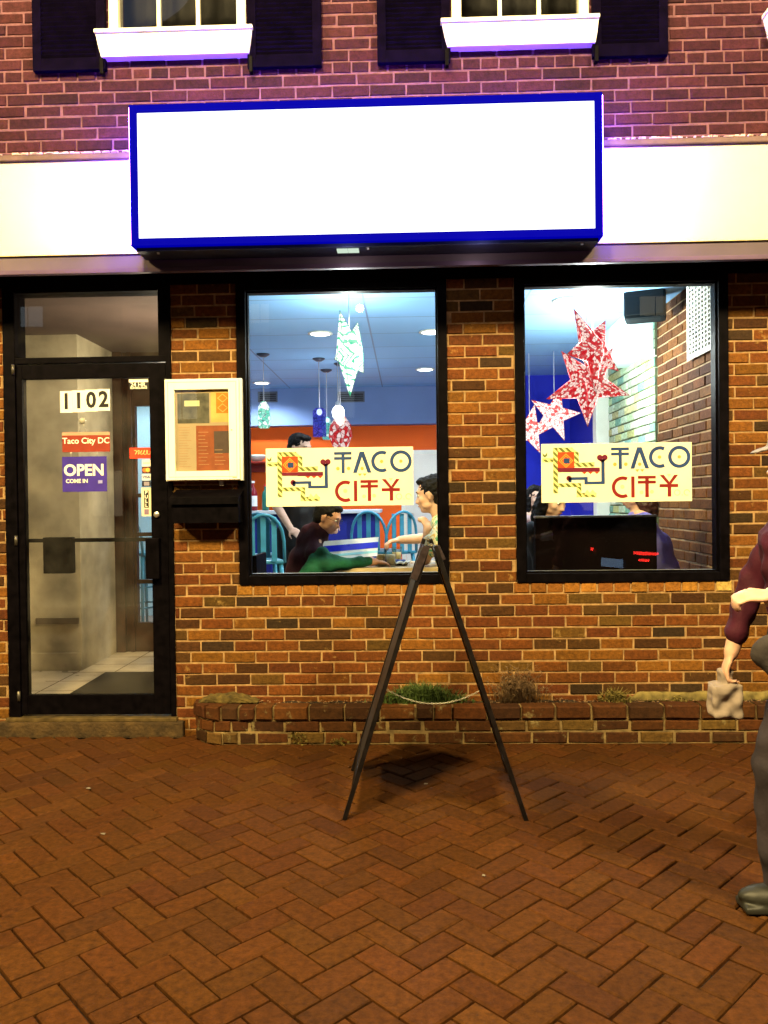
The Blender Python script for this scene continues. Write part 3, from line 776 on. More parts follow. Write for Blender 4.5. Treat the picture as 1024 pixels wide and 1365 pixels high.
for bx in ((i0 + e, i0 + e + .0022, j0 + e, j1 - e), (i1 - e, i1 - e + .0022, j0 + e, j1 - e), (i0 + e, i1 - e, j1 - e, j1 - e + .0022), (i0 + e, i1 - e, j0 + e, j0 + e + .0022)): m.box(bx[0], bx[1], q - .0006, q, bx[2], bx[3])
m.build('frame_groove', mat('groove', (.35, .31, .17), .6), fr_)
m = MB(); m.disc(gx1 + .018, (gz0 + gz1) / 2, .004, q - .003, q); m.box(i1 - .045, i1 - .018, q - .001, q, j0 + .010, j0 + .015); m.build('case_lock', mat('lock_dark', (.3, .27, .2), .4, metal=.5), fr_)
MB().box(gx0, gx1, q + .014, q + .017, gz0, gz1).build('glass', M_glass, fr_)
yb = q + .0205
W_ = gx1 - gx0; H_ = gz1 - gz0
def pap(name, u0, u1, v0, v1, mm, e=0): return MB().box(gx0 + W_ * u0, gx0 + W_ * u1, yb - .0012 - e, yb + .001, gz1 - H_ * v1, gz1 - H_ * v0).build(name, mm, mc)
pap('backing_paper', 0, 1, 0, 1, mat('paper_cream', (.36, .26, .16), .8, var=.08, bump=0))
pap('photo_print', .04, .63, .04, .41, mat('print_grey', (.085, .075, .055), .7, var=.5, scale=20, bump=0), .0004)
pap('flyer', .66, 1, .02, .40, mat('paper_yellow', (.50, .34, .10), .7, bump=0), .0004)
pap('flyer_panel', .76, 1, .04, .29, mat('print_orange2', (.42, .15, .01), .7, bump=0), .0008)
pap('menu_sheet', .38, 1, .44, .99, mat('print_brick', (.24, .060, .020), .7, var=.2, scale=20, bump=0), .0004)
pap('menu_photo', .71, 1, .51, .78, mat('print_dark', (.075, .045, .035), .7, var=.3, bump=0), .0008)
m = MB()
for r_ in range(10):
    for cc in (0, 1):
        if cc and r_ < 5: continue
        x0_ = .42 + .3 * cc; L_ = random.uniform(.12, .25)
        z = gz1 - H_ * (.52 + r_ * .044); m.box(gx0 + W_ * x0_, gx0 + W_ * (x0_ + L_), yb - .0022, yb - .0012, z - .0018, z + .0018)
for r_ in range(16):
    z = gz1 - H_ * (.46 + r_ * .032); m.box(gx0 + W_ * .06, gx0 + W_ * random.uniform(.18, .32), yb - .0018, yb - .0008, z - .0012, z + .0012)
m.build('menu_text', mat('print_text', (.34, .18, .09), .7, bump=0), mc)
m = MB(); cx = gx0 + W_ * .88
for k in range(2):
    zc = gz1 - H_ * (.105 + .12 * k); h_ = H_ * .055; w_ = W_ * .10
    for s_ in (1, -1):
        m.prism([(cx - w_, zc), (cx, zc + s_ * h_), (cx + w_, zc), (cx + w_ - .006, zc), (cx, zc + s_ * (h_ - .006)), (cx - w_ + .006, zc)], yb - .0028, yb - .0018)
m.box(gx0 + W_ * .78, gx0 + W_ * .95, yb - .0022, yb - .0012, gz1 - H_ * .345, gz1 - H_ * .335)
m.build('flyer_pattern', mat('paper_yellow', (0, 0, 0)), mc)
m = MB(); m.box(gx0 + W_ * .17, gx0 + W_ * .45, yb - .0024, yb - .0014, gz1 - H_ * .20, gz1 - H_ * .13, bev=.0004); m.build('photo_badge', mat('badge', (.5, .48, .28), .7, bump=0), mc)
MB().box(mx1 - .15, mx1 - .125, -.03, -.002, mz0 - .03, mz0 + .002, bev=.002).build('bracket', mat('galv', (.4, .36, .3), .5, metal=.5), mc)

# ------------------------------------------------------------------ mailbox
bx0, bx1, bz1, bz0 = X(231, 675, -.10), X(319, 675, -.10), Z(275, 660, -.10), Z(275, 697, -.10)
mbx = thing('mailbox', 'black wall mailbox mounted on the pier under the menu case', 'mailbox', ((bx0 + bx1) / 2, 0, bz0))
MB().prism([(-.135 + .0, bz0), (-.002, bz0), (-.002, bz1 + .012), (-.135, bz1 - .02)], bx0, bx1, M=Matrix(((0, 1, 0, 0), (1, 0, 0, 0), (0, 0, 1, 0), (0, 0, 0, 1)))).build('box_body', M_black, mbx)
MB().prism([(-.150, bz1 - .055), (-.146, bz1 - .020), (-.002, bz1 + .030), (-.002, bz1 + .036), (-.152, bz1 - .015), (-.155, bz1 - .055)], bx0 - .008, bx1 + .008, M=Matrix(((0, 1, 0, 0), (1, 0, 0, 0), (0, 0, 1, 0), (0, 0, 0, 1)))).build('lid', M_black, mbx)

# ------------------------------------------------------------------ things on the door glass
YD = .018
def plate(name, x0, x1, z0, z1, mm, parent, y=YD, th=.002): return MB().box(x0, x1, y - th, y, z0, z1).build(name, mm, parent)
a = U(80, 521, YD); b = U(147, 548, YD)
t = thing('house_number', 'four white house number plates reading 1102 on the door glass', 'sign', ((a.x + b.x) / 2, YD, b.z))
wd = (b.x - a.x) / 4
M_wp = mat('plate_white', (.86, .84, .66), .5, var=.03, bump=0); M_ink = mat('ink_black', (.012, .01, .01), .5, bump=0)
for k, ch in enumerate('1102'):
    zo = -.006 + .003 * k
    p = plate('number_plate', a.x + wd * k + .0008, a.x + wd * (k + 1) - .0008, b.z + zo, a.z + zo + .004, M_wp, t)
    textmb(ch, .135, .0045, M=Matrix.Translation((a.x + wd * (k + .5), YD - .0028, (a.z + b.z) / 2 + zo + .001)) @ Matrix.Diagonal((.92, 1, 1, 1))).build('numeral', M_ink, p)
# hanging open sign: two boards on a wire
a = U(83, 577, YD); b = U(147, 602, YD)
t = thing('hanging_sign', 'red name board and purple opening board hanging on wire behind door glass', 'sign', ((a.x + b.x) / 2, YD, U(110, 656, YD).z))
plate('name_board', a.x, b.x, b.z, a.z, mat('board_red', (.24, .030, .012), .5, bump=0), t)
plate('top_strip', a.x, b.x, a.z - .018, a.z + .002, mat('board_tan', (.46, .26, .16), .5, bump=0), t, YD - .0022)
textmb('Taco City DC', .052, .0006, M=Matrix.Translation(((a.x + b.x) / 2, YD - .003, (a.z + b.z) / 2 + .008))).build('lettering', M_wp, t)
a2 = U(83, 609, YD); b2 = U(143, 655, YD)
ob = plate('opening_board', a2.x, b2.x, b2.z, a2.z, mat('board_purple', (.045, .024, .26), .45, bump=0), t)
cx = (a2.x + b2.x) / 2; hz_ = a2.z - b2.z
textmb('OPEN', .098, .0028, M=Matrix.Translation((cx - .003, YD - .003, b2.z + hz_ * .60))).build('lettering', M_wp, ob)
textmb('COME IN', .034, .0005, 'LEFT', M=Matrix.Translation((a2.x + .022, YD - .003, b2.z + hz_ * .30))).build('lettering', M_wp, ob)
m = MB(); m.box(b2.x - .055, b2.x - .028, YD - .003, YD - .002, b2.z + hz_ * .23, b2.z + hz_ * .32); m.build('emblem', mat('pale_blue', (.3, .3, .6), .5, bump=0), ob)
m = MB(); c = U(110, 561, YD)
m.tube([(c.x - .028, YD - .001, a.z), (c.x, YD - .002, c.z), (c.x + .028, YD - .001, a.z)], .0015, 5)
for q in (.2, .8): m.tube([(a2.x + (b2.x - a2.x) * q, YD - .001, a2.z), (a2.x + (b2.x - a2.x) * q, YD - .001, b.z)], .0018, 5)
m.build('wire', mat('wire_metal', (.5, .45, .35), .4, metal=.6), t)
MB().lathe((0, 0, 0), [(0, .0), (.022, 0), (.018, .006), (.005, .012), (0, .012)], M=Matrix.Translation((c.x, YD, c.z)) @ Matrix.Rotation(R(90), 4, 'X')).build('suction_cup', mat('rubber_clear', (.35, .33, .26), .3), t)
# alarm sticker
a = U(172, 505, YD); b = U(198, 519, YD)
t = thing('alarm_sticker', 'small white on black 24 hour surveillance sticker at door glass top', 'sticker', ((a.x + b.x) / 2, YD, b.z))
plate('sticker', a.x, b.x, b.z, a.z, M_ink, t, YD, .0008); plate('white_bar', a.x, b.x, a.z - .022, a.z, M_wp, t, YD - .001, .0008)
cx = (a.x + b.x) / 2
textmb('24 HR.', .036, .0004, M=Matrix.Translation((cx, YD - .0022, a.z - .038))).build('lettering', M_wp, t)
textmb('SURVEILLANCE', .0155, .0004, M=Matrix.Translation((cx, YD - .0022, a.z - .058))).build('lettering', M_wp, t)
# red delivery sticker
a = U(173, 597, YD); b = U(201, 611, YD)
t = thing('red_sticker', 'small red sticker with looping pale script near the door stile', 'sticker', ((a.x + b.x) / 2, YD, b.z))
plate('sticker', a.x, b.x, b.z, a.z, mat('sticker_red', (.75, .045, .015), .5, bump=0), t, YD, .001)
m = MB(); pts = []
for k in range(60):
    q = k / 59; pts.append((a.x + .03 + .095 * q + .008 * math.sin(q * 34), YD - .0022, (a.z + b.z) / 2 + .004 + .013 * math.sin(q * 31 + 1)))
m.tube(pts, .0022, 5); m.build('script_lettering', mat('sticker_amber', (.9, .55, .2), .5, bump=0), t)
# payment stickers
def card(y0, y1, label, body, kind):
    a = U(189.5, y0, YD); b = U(201, y1, YD)
    t = thing('card_sticker', label, 'sticker', ((a.x + b.x) / 2, YD, b.z)); cx, cz = (a.x + b.x) / 2, (a.z + b.z) / 2
    plate('sticker', a.x, b.x, b.z, a.z, body, t, YD, .001)
    if kind == 1:
        MB().disc(cx - .010, cz, .0135, YD - .002, YD - .001).build('orange_disc', mat('disc_red', (.8, .14, .03), .5, bump=0), t)
        MB().disc(cx + .010, cz, .0135, YD - .003, YD - .002).build('amber_disc', mat('disc_amber', (.9, .42, .07), .5, bump=0), t)
    elif kind == 2: textmb('VISA', .024, .0006, M=Matrix.Translation((cx, YD - .0022, cz))).build('lettering', mat('ink_blue', (.03, .04, .2), .5, bump=0), t)
    elif kind == 0: MB().box(a.x + .006, b.x - .006, YD - .002, YD - .001, cz - .002, cz + .002).build('printed_line', mat('ink_green', (.2, .3, .2), .5, bump=0), t)
    else: MB().box(a.x + .012, b.x - .008, YD - .002, YD - .001, cz - .012, cz + .012).build('emblem', mat('ink_grey', (.28, .24, .28), .5, bump=0), t)
card(613, 621.5, 'plain white card sticker with a thin line under the red sticker', M_wp, 0)
card(622, 631, 'card payment sticker with two overlapping orange discs', mat('sticker_dark', (.05, .02, .015), .5, bump=0), 1)
card(632, 640, 'white card payment sticker with slanted blue capitals', M_wp, 2)
card(641, 648.5, 'dark card payment sticker with a dull grey emblem', M_ink, 3)
a = U(188.5, 650, YD); b = U(202, 688, YD)
t = thing('pull_sign', 'narrow cream vertical sign reading PULL beside the door lock', 'sign', ((a.x + b.x) / 2, YD, b.z)); cx = (a.x + b.x) / 2
plate('sign_plate', a.x, b.x, b.z, a.z, mat('sign_cream2', (.75, .66, .42), .5, bump=0), t, YD, .001)
plate('black_panel', a.x + .017, b.x - .015, b.z + .052, a.z - .018, M_ink, t, YD - .0012, .0008)
for k, ch in enumerate('PULL'): textmb(ch, .030, .0006, M=Matrix.Translation((cx + .001, YD - .003, a.z - .032 - .0265 * k))).build('letter', M_wp, t)
plate('maker_mark', a.x + .017, b.x - .015, b.z + .010, b.z + .044, mat('ink_mauve', (.20, .13, .20), .5, bump=0), t, YD - .0012, .0008)

# ------------------------------------------------------------------ sandwich board
def G(px, py): return UZ(px, py, .0)
fl, frr = G(459, 1094), G(702, 1095)
bl_, br_ = G(471, 1024), G(676, 1026)
top_l = U(577, 727, fl.y + .02)
tz = top_l.z
sb = thing('sandwich_board', 'black wooden a-frame sandwich board seen edge on with white chain', 'a-frame sign', ((fl.x + frr.x) / 2, (fl.y + bl_.y) / 2, 0))
cxn, cxb = (fl.x + frr.x) / 2, (bl_.x + br_.x) / 2
print('board', fl, frr, bl_, br_, tz)
def leaf(s):
    """one leaf of the board: two stiles, rails and a panel; s=-1 left, 1 right"""
    n, f = (fl, bl_) if s < 0 else (frr, br_)
    tn = Vector((cxn + s * .016, n.y + .0, tz)); tf = Vector((cxn + s * .016 + (f.x - n.x) * .0 + (cxb - cxn), f.y, tz))
    def bar(p0, p1, w, d, m):          # w along y, d along leaf normal
        ax = (p1 - p0).normalized(); yv = (tf - tn).normalized(); nv = ax.cross(yv).normalized(); yv = nv.cross(ax)
        L = (p1 - p0).length
        M = Matrix(((yv.x, nv.x, ax.x, p0.x), (yv.y, nv.y, ax.y, p0.y), (yv.z, nv.z, ax.z, p0.z), (0, 0, 0, 1)))
        m.box(-w / 2, w / 2, -d / 2, d / 2, 0, L, M, bev=.003)
    m = MB(); inn = Vector((0, .022, 0))
    bar(n + inn, tn + inn, .044, .020, m); bar(f - inn, tf - inn, .044, .020, m)
    o = m.build('side_frame', M_blackwood, sb)
    m = MB()
    for q in (.115, .955):
        a = (n + inn).lerp(tn + inn, q); b = (f - inn).lerp(tf - inn, q)
        ax = (b - a).normalized(); up = (tn - n).normalized(); nv = ax.cross(up).normalized(); L = (b - a).length
        M = Matrix(((ax.x, nv.x, up.x, a.x), (ax.y, nv.y, up.y, a.y), (ax.z, nv.z, up.z, a.z), (0, 0, 0, 1)))
        m.box(.022, L - .022, -.009, .009, -.03, .03, M, bev=.002)
    m.build('rail', M_blackwood, o)
    a = (n + inn).lerp(tn + inn, .14); b = (f - inn).lerp(tf - inn, .14); up = (tn - n).normalized(); ax = (b - a).normalized(); nv = ax.cross(up).normalized(); L = (b - a).length
    H = (tn - n).length * .80
    M = Matrix(((ax.x, nv.x, up.x, a.x), (ax.y, nv.y, up.y, a.y), (ax.z, nv.z, up.z, a.z), (0, 0, 0, 1)))
    MB().box(.020, L - .020, -.004, .004, -.002, H, M).build('chalk_panel', mat('chalkboard', (.020, .018, .022), .5, var=.6, scale=5, bump=.2), o)
leaf(-1); leaf(1)
m = MB()
for y in (fl.y + .06, bl_.y - .06): m.tube([(cxn, y - .03, tz - .004), (cxn, y + .03, tz - .004)], .010, 8)
m.build('hinge', mat('hinge_metal', (0, 0, 0)), sb)
# pale price card clipped over the ridge + scuffed top block
m = MB(); 
M = Matrix.Translation((cxn - .035, fl.y - .004, tz - .03)) @ Matrix.Rotation(R(22), 4, 'Y')
m.box(-.016, .016, -.003, .003, -.13, .03, M, bev=.002)
M = Matrix.Translation((cxn + .030, fl.y - .004, tz - .02)) @ Matrix.Rotation(R(-24), 4, 'Y')
m.box(-.012, .012, -.003, .003, -.05, .02, M, bev=.002)
m.build('worn_ridge_plate', mat('worn_plate', (.022, .014, .016), .5, var=.6, scale=40), sb)
ch = MB(); A_, B_ = fl.lerp(Vector((cxn, fl.y, tz)), .455) + Vector((.01, .12, 0)), frr.lerp(Vector((cxn, frr.y, tz)), .45) + Vector((-.01, .12, 0))
nl = 46; sag = .062
def cat(q): p = A_.lerp(B_, q); return p - Vector((0, 0, sag * 4 * q * (1 - q)))
for k in range(nl):
    p, q = cat(k / nl), cat((k + 1) / nl); d = (q - p); ax = d.normalized()
    side = Vector((0, 1, 0)) if k % 2 else ax.cross(Vector((0, 1, 0))).normalized()
    pts = []
    for j in range(9):
        a = 6.28318 * j / 8; pts.append((p + q) / 2 + ax * math.cos(a) * d.length * .66 + side * math.sin(a) * .0033)
    ch.tube(pts, .0010, 5, cap=False)
ch.build('chain', mat('white_chain', (.40, .38, .30), .4, metal=.3), sb)

# scraps of paper on the paving
for (px, py), sz_, lb_ in (((568, 1045), .016, 'small white paper scrap on paving under the sandwich board'), ((118, 1051), .013, 'pale paper scrap on paving in front of the door step'), ((645, 1168), .010, 'tiny pale scrap on open paving nearest the viewer'), ((138, 1112), .014, 'flattened pale scrap on paving below the glass door')):
    c = UZ(px, py, .004); t = thing('paper_scrap', lb_, 'litter', (c.x, c.y, .004)); rr = random.Random(px)
    vs = [(sz_ * math.cos(k * 1.05) * rr.uniform(.5, 1.2), sz_ * math.sin(k * 1.05) * rr.uniform(.4, 1), rr.uniform(.0, .006)) for k in range(6)]
    MB().add(vs + [(v[0], v[1], v[2] - .0012) for v in vs], [tuple(range(6)), tuple(range(11, 5, -1))] + [((k + 1) % 6, k, k + 6, (k + 1) % 6 + 6) for k in range(6)]).lb('scrap', mat('scrap_paper', (.16, .14, .11), .8), t)

# ------------------------------------------------------------------ interior shell
CZ = 2.95; YBK = 5.7
m_int = lambda n, c, **k: mat(n, c, .7, var=.05, scale=3, bump=.15, bscale=40, **k)
M_orange = m_int('wall_orange', (.90, .125, .008)); M_blue = m_int('wall_blue', (.02, .035, .62)); M_grey = m_int('bulkhead_blue_grey', (.18, .27, .52))
M_plaster = mat('plaster', (.50, .46, .34), .8, var=.5, scale=2.5, bump=.3, bscale=12)
M_floor = mat('floor_tile', (.32, .24, .20), .35, var=.2, scale=6, bump=.1)
xb = X(622, 600, YBK)
MB().box(-1.41, XRR - .1, .20, 6.0, FZ - .1, FZ).box(XL + .1, -1.41, 2.12, 6.0, FZ - .1, FZ).build('interior_floor', M_floor, bld)
def ceilmat():
    m, nt, out = newmat('ceiling_tiles'); L = nt.links
    p = N(nt, 'ShaderNodeBsdfPrincipled'); p.inputs['Roughness'].default_value = .7
    tc = N(nt, 'ShaderNodeTexCoord'); mp = N(nt, 'ShaderNodeMapping'); mp.inputs['Rotation'].default_value = (0, 0, 0); mp.inputs['Location'].default_value = (.31, .2, 0)
    bt = N(nt, 'ShaderNodeTexBrick'); bt.offset = 0; bt.inputs['Scale'].default_value = 1; bt.inputs['Brick Width'].default_value = 1.22; bt.inputs['Row Height'].default_value = .61; bt.inputs['Mortar Size'].default_value = .008
    bt.inputs['Color1'].default_value = (.25, .50, .84, 1); bt.inputs['Color2'].default_value = (.22, .47, .81, 1); bt.inputs['Mortar'].default_value = (.16, .25, .44, 1)  # blue light on the white ceiling is put into the tile colours
    L.new(tc.outputs['Object'], mp.inputs[0]); L.new(mp.outputs[0], bt.inputs[0]); L.new(bt.outputs[0], p.inputs['Base Color']); L.new(p.outputs[0], out.inputs[0]); return m
MB().box(-1.41, 2.2, .21, 6.0, CZ, CZ + .03).box(XL + .1, -1.41, 2.06, 6.0, CZ, CZ + .03).build('interior_ceiling', ceilmat(), bld)
MB().box(XL + .1, 1.18, YBK, YBK + .1, FZ, CZ).build('rear_wall', M_orange, bld)
MB().box(XL + .1, 1.18, YBK - .22, YBK - .001, 2.46, CZ - .001).build('bulkhead', M_grey, bld)
MB().box(XL + .1, XL + .2, 2.05, YBK, FZ, CZ).build('side_wall', m_int('wall_pale_blue', (.18, .50, .72)), bld)
bw = MB().box(1.18, 2.9, 4.75, 4.85, FZ, CZ).box(1.18, 1.24, 4.85, YBK + .1, FZ, CZ).build('blue_wall', M_blue, bld)
MB().box(1.985, 2.08, 3.15, 4.75, FZ, CZ).build('blue_pier', m_int('wall_deep_blue', (.015, .02, .40)), bld)
MB().box(1.88, 2.08, 3.0, 3.149, FZ, CZ, bev=.01).build('white_pilaster', M_white, bld)
# side wall: bare brown brick next to the window, painted brick further in
MY = Matrix(((0, 1, 0, 0), (1, 0, 0, 0), (0, 0, 1, 0), (0, 0, 0, 1)))   # x<->y swap
MX = Matrix(((0, -1, 0, 2.0), (1, 0, 0, 0), (0, 0, 1, 0), (0, 0, 0, 1)))
def sidewall(y0, y1, pal, mm, morm, name, xf, cs_, bl__, jit_off):
    mb = MB(); M = Matrix(((0, 1, 0, xf), (1, 0, 0, 0), (0, 0, 1, 0), (0, 0, 0, 1)))
    tmp = MB(); brick_field(tmp, y0, y1, CZ - .001, FZ, 0, cs_, bl__, [], pal, joint=.012, off=jit_off)
    mb.add([M @ Vector(v) for v in tmp.v], [f[::-1] for f in tmp.f]); mb.t = list(tmp.t)
    o = mb.build(name, mm, bld)
    MB().box(xf + .008, xf + .25, y0, y1, FZ, CZ).build('mortar', morm, o); return o
random.seed(31)
sidewall(.21, 1.56, PAL_INT, tintmat('brick_inside', patches=-.08, pcol=(.15, .10, .06)), mat('mortar_pale', (.34, .23, .12), .9, var=.2), 'bare_brick_wall', 2.02, .076, .22, 0)
sidewall(1.565, 2.998, PAL_WHITE, M_pale, mat('mortar_white', (.10, .12, .06), .9, var=.5, scale=10, bump=1), 'painted_brick_wall', 2.0, .075, .21, .05)
MB().box(1.80, 1.999, 1.57, 2.35, 2.62, CZ - .002, bev=.004).build('duct_box', m_int('duct_white', (.62, .86, .80)), bld)
# rear white door
rx0, rx1, rz1 = X(541, 650, YBK), X(541, 650, YBK) + .80, Z(560, 606, YBK)
rd_ = MB().box(rx0, rx1, YBK - .03, YBK - .001, FZ + .01, rz1, bev=.004).build('rear_door', m_int('door_white', (.80, .76, .66)), bld)
m = MB()
for u0, u1 in ((.12, .42), (.56, .86)):
    for v0, v1 in ((.10, .38), (.45, .72), (.78, .92)):
        w_ = rx1 - rx0; h_ = rz1 - FZ
        m.box(rx0 + w_ * u0, rx0 + w_ * u1, YBK - .036, YBK - .0301, FZ + h_ * v0, FZ + h_ * v1, bev=.003)
m.build('door_panels', MATS['door_white'], rd_)
MB().ell((rx0 + .07, YBK - .06, Z(558, 686, YBK)), .03).build('door_knob', MATS['steel'], rd_)
m = MB(); 
for q in ((rx0 - .06, rx0 - .002, FZ, rz1 + .06), (rx1 + .002, rx1 + .06, FZ, rz1 + .06), (rx0 - .002, rx1 + .002, rz1 + .002, rz1 + .06)): m.box(q[0], q[1], YBK - .025, YBK - .0005, q[2], q[3], bev=.003)
m.build('door_casing', M_white, rd_)
# ---- vestibule
VZ = .13; VC = 2.78
vb = U(105, 893, 1.28)
MB().box(-3.3, -1.42, .17, 2.04, VZ - .08, VZ).build('vestibule_floor', mat('vestibule_tile', (.50, .46, .38), .3, var=.3, scale=4, bump=.1), bld)
m = MB()
for k in range(5): m.box(-2.6 + k * .3, -2.594 + k * .3, .18, 2.03, VZ, VZ + .0015)
for k in range(6): m.box(-2.7, -1.5, .3 + k * .3, .306 + k * .3, VZ, VZ + .0012)
m.build('tile_grout', mat('grout', (.12, .09, .06), .9), bld)
m = MB(); m.box(-3.3, -2.585, 1.28, 1.38, VZ, VC).box(-2.66, -2.585, 1.381, 2.05, VZ, VC).box(-3.38, -3.3, .21, 1.38, VZ, VC)
vw = m.build('plaster_wall', M_plaster, bld)
MB().box(-3.0, -2.584, 1.262, 1.279, VZ + .001, VZ + .14, bev=.004).build('skirting', M_plaster, vw)
MB().box(X(48, 826, 1.26), X(104, 826, 1.26), 1.255, 1.279, Z(76, 832, 1.26), Z(76, 824, 1.26)).build('wall_rail', mat('rail_grey', (.13, .10, .07), .6), vw)
MB().box(-3.3, -1.42, .17, 2.06, VC, VC + .03).build('vestibule_ceiling', mat('vestibule_ceiling', (.085, .060, .055), .8, var=.2, scale=3), bld)
MB().box(-1.46, -1.42, .17, 2.05, VZ, CZ).build('partition', m_int('partition_paint', (.30, .28, .24)), bld)
M_wood = mat('dark_wood', (.040, .017, .009), .35, var=.5, scale=7, bump=.2, bscale=20)
yv = 2.05
gx0_, gx1_ = X(182, 700, yv), X(182, 700, yv) + .36
wz0, wz1 = Z(193, 830, yv), Z(193, 541, yv)
m = MB(); slab(m, -2.585, -1.46, VZ, CZ, yv, yv + .06, [(gx0_, gx1_, wz0, wz1)])
wd_ = m.build('inner_door_screen', M_wood, bld)
MB().box(-2.584, -2.50, yv - .05, yv - .001, VZ, VC, bev=.01).box(gx0_ - .06, gx0_ - .02, yv - .03, yv - .001, VZ, VC, bev=.008).build('door_post', M_wood, wd_)
m = MB()
for py in (660, 712, 775): m.box(gx0_ + .001, gx1_ - .001, yv + .01, yv + .05, Z(193, py, yv) - .02, Z(193, py, yv) + .015)
m.build('glazing_bar', M_wood, wd_)
MB().box(gx0_ + .001, gx1_ - .001, yv + .028, yv + .032, wz0, wz1).build('glass', M_glass, wd_)
mt = tag(MB().prism([(X(70, 918, .2), -.25), (-1.6, -.25), (-1.6, -1.15), (X(120, 905, .8) - .02, -1.15)], VZ + .002, VZ + .014, M=Matrix(((1, 0, 0, 0), (0, 0, -1, 0), (0, 1, 0, 0), (0, 0, 0, 1)))).build('door_mat', mat('mat_rubber', (.022, .021, .016), .9, var=.4, scale=80, bump=.8, bscale=150)), 'dark ribbed doormat on tiled floor just inside the glass door', 'doormat')
c = U(95, 405, .5)
dt = thing('smoke_detector', 'dark round smoke detector seen through glass panel above the door', 'smoke detector', (c.x, 1.25, 2.62))
MB().lathe((0, 0, 0), [(0, 0), (.045, 0), (.05, .01), (.05, .03)], M=Matrix.Translation((U(95, 405, 1.25).x, 1.27, U(95, 405, 1.25).z)) @ Matrix.Rotation(R(90), 4, 'X')).build('detector_cap', mat('detector_dark', (.05, .035, .03), .6), dt)
# bare point or spot light, optionally hung on a parent
def plight(name, loc, e, c, rad, parent=None, spot=None):
    ld = bpy.data.lights.new(name, 'SPOT' if spot else 'POINT'); ld.energy = e; ld.color = c; ld.shadow_soft_size = rad
    if spot: ld.spot_size = R(spot); ld.spot_blend = .5
    o = bpy.data.objects.new(name, ld); COL.objects.link(o); o.location = loc
    if parent: o.parent = parent; o.location = Vector(loc) - world_loc(parent)
    return o

# ---- recessed ceiling lights
E_lamp = emis('downlight_glow', (.92, .97, 1), 14)
def downlight(c, e, label):
    t = thing('ceiling_light', label, 'ceiling light', c, 'round recessed ceiling lights')
    MB().lathe((c[0], c[1], c[2] - .012), [(.085, .011), (.11, .011), (.112, .004), (.085, 0)], 20).build('trim_ring', M_white, t)
    MB().lathe((c[0], c[1], c[2] - .008), [(0, 0), (.086, 0)], 20).build('lens', E_lamp, t)
    plight('light', (c[0], c[1], c[2] - .03), e, (.90, .96, 1.0), .08, t, 150)
for (px, py), e, l in (((427, 444), 71, 'round ceiling light beside the top of the white star lantern'), ((575, 442), 71, 'round ceiling light near the top corner by the brick pier'),
                       ((567, 492), 136, 'round ceiling light furthest in, above the rear white door'), ((349, 510), 136, 'round ceiling light directly above the small green pendant'),
                       ((756, 400), 82, 'round ceiling light above the red paper stars')):
    c = UZ(px, py, CZ - .001); downlight((c.x, c.y, c.z), e, l)
vl = thing('added_lobby_lamp', 'added warm wall lamp, out of view inside the entrance lobby', 'wall lamp', (-1.47, .75, 2.15))  # lamp added out of sight behind the pier to brighten the lobby
MB().box(-1.53, -1.461, .70, .80, 2.05, 2.25, bev=.02).build('lamp_cover', emis('lobby_glow', (1, .85, .55), 1.5), vl)
plight('light', (-1.60, .75, 2.15), 85, (1, .88, .62), .1, vl)

MB().box(XL + .2, -2.55, 3.78, 3.86, FZ, CZ - .001).build('alcove_wall', m_int('wall_powder_blue', (.42, .68, .86)), bld)
downlight((-2.9, 2.9, CZ - .001), 150, 'added round ceiling light, out of view behind the inner lobby door')  # extra fixture added out of view to light the alcove wall
# ---- pendant lamps
def mosaic(name, c1, c2, s, sc_=40, tr=.25, thr=.55, ek=.25):
    m, nt, out = newmat(name); L = nt.links
    tc = N(nt, 'ShaderNodeTexCoord'); v = N(nt, 'ShaderNodeTexVoronoi'); v.feature = 'DISTANCE_TO_EDGE'; v.inputs['Scale'].default_value = sc_
    L.new(tc.outputs['Object'], v.inputs['Vector'])
    v2 = N(nt, 'ShaderNodeTexVoronoi'); v2.inputs['Scale'].default_value = sc_; L.new(tc.outputs['Object'], v2.inputs['Vector'])
    cr = N(nt, 'ShaderNodeMapRange'); cr.inputs[1].default_value = .03; cr.inputs[2].default_value = .07; L.new(v.outputs['Distance'], cr.inputs[0])
    sp = N(nt, 'ShaderNodeSeparateColor'); L.new(v2.outputs['Color'], sp.inputs[0])
    st = N(nt, 'ShaderNodeMath', operation='GREATER_THAN'); st.inputs[1].default_value = thr; L.new(sp.outputs[0], st.inputs[0])
    mx = N(nt, 'ShaderNodeMix', data_type='RGBA'); mx.inputs[6].default_value = tuple(c1) + (1,); mx.inputs[7].default_value = tuple(c2) + (1,); L.new(st.outputs[0], mx.inputs[0])
    m2 = N(nt, 'ShaderNodeMix', data_type='RGBA'); m2.inputs[6].default_value = tuple(x * ek for x in c1) + (1,); L.new(cr.outputs[0], m2.inputs[0]); L.new(mx.outputs[2], m2.inputs[7])
    e = N(nt, 'ShaderNodeEmission'); e.inputs[1].default_value = s; L.new(m2.outputs[2], e.inputs[0])
    t = N(nt, 'ShaderNodeBsdfTransparent'); ms = N(nt, 'ShaderNodeMixShader'); ms.inputs[0].default_value = 1 - tr
    L.new(t.outputs[0], ms.inputs[1]); L.new(e.outputs[0], ms.inputs[2]); L.new(ms.outputs[0], out.inputs[0]); return m
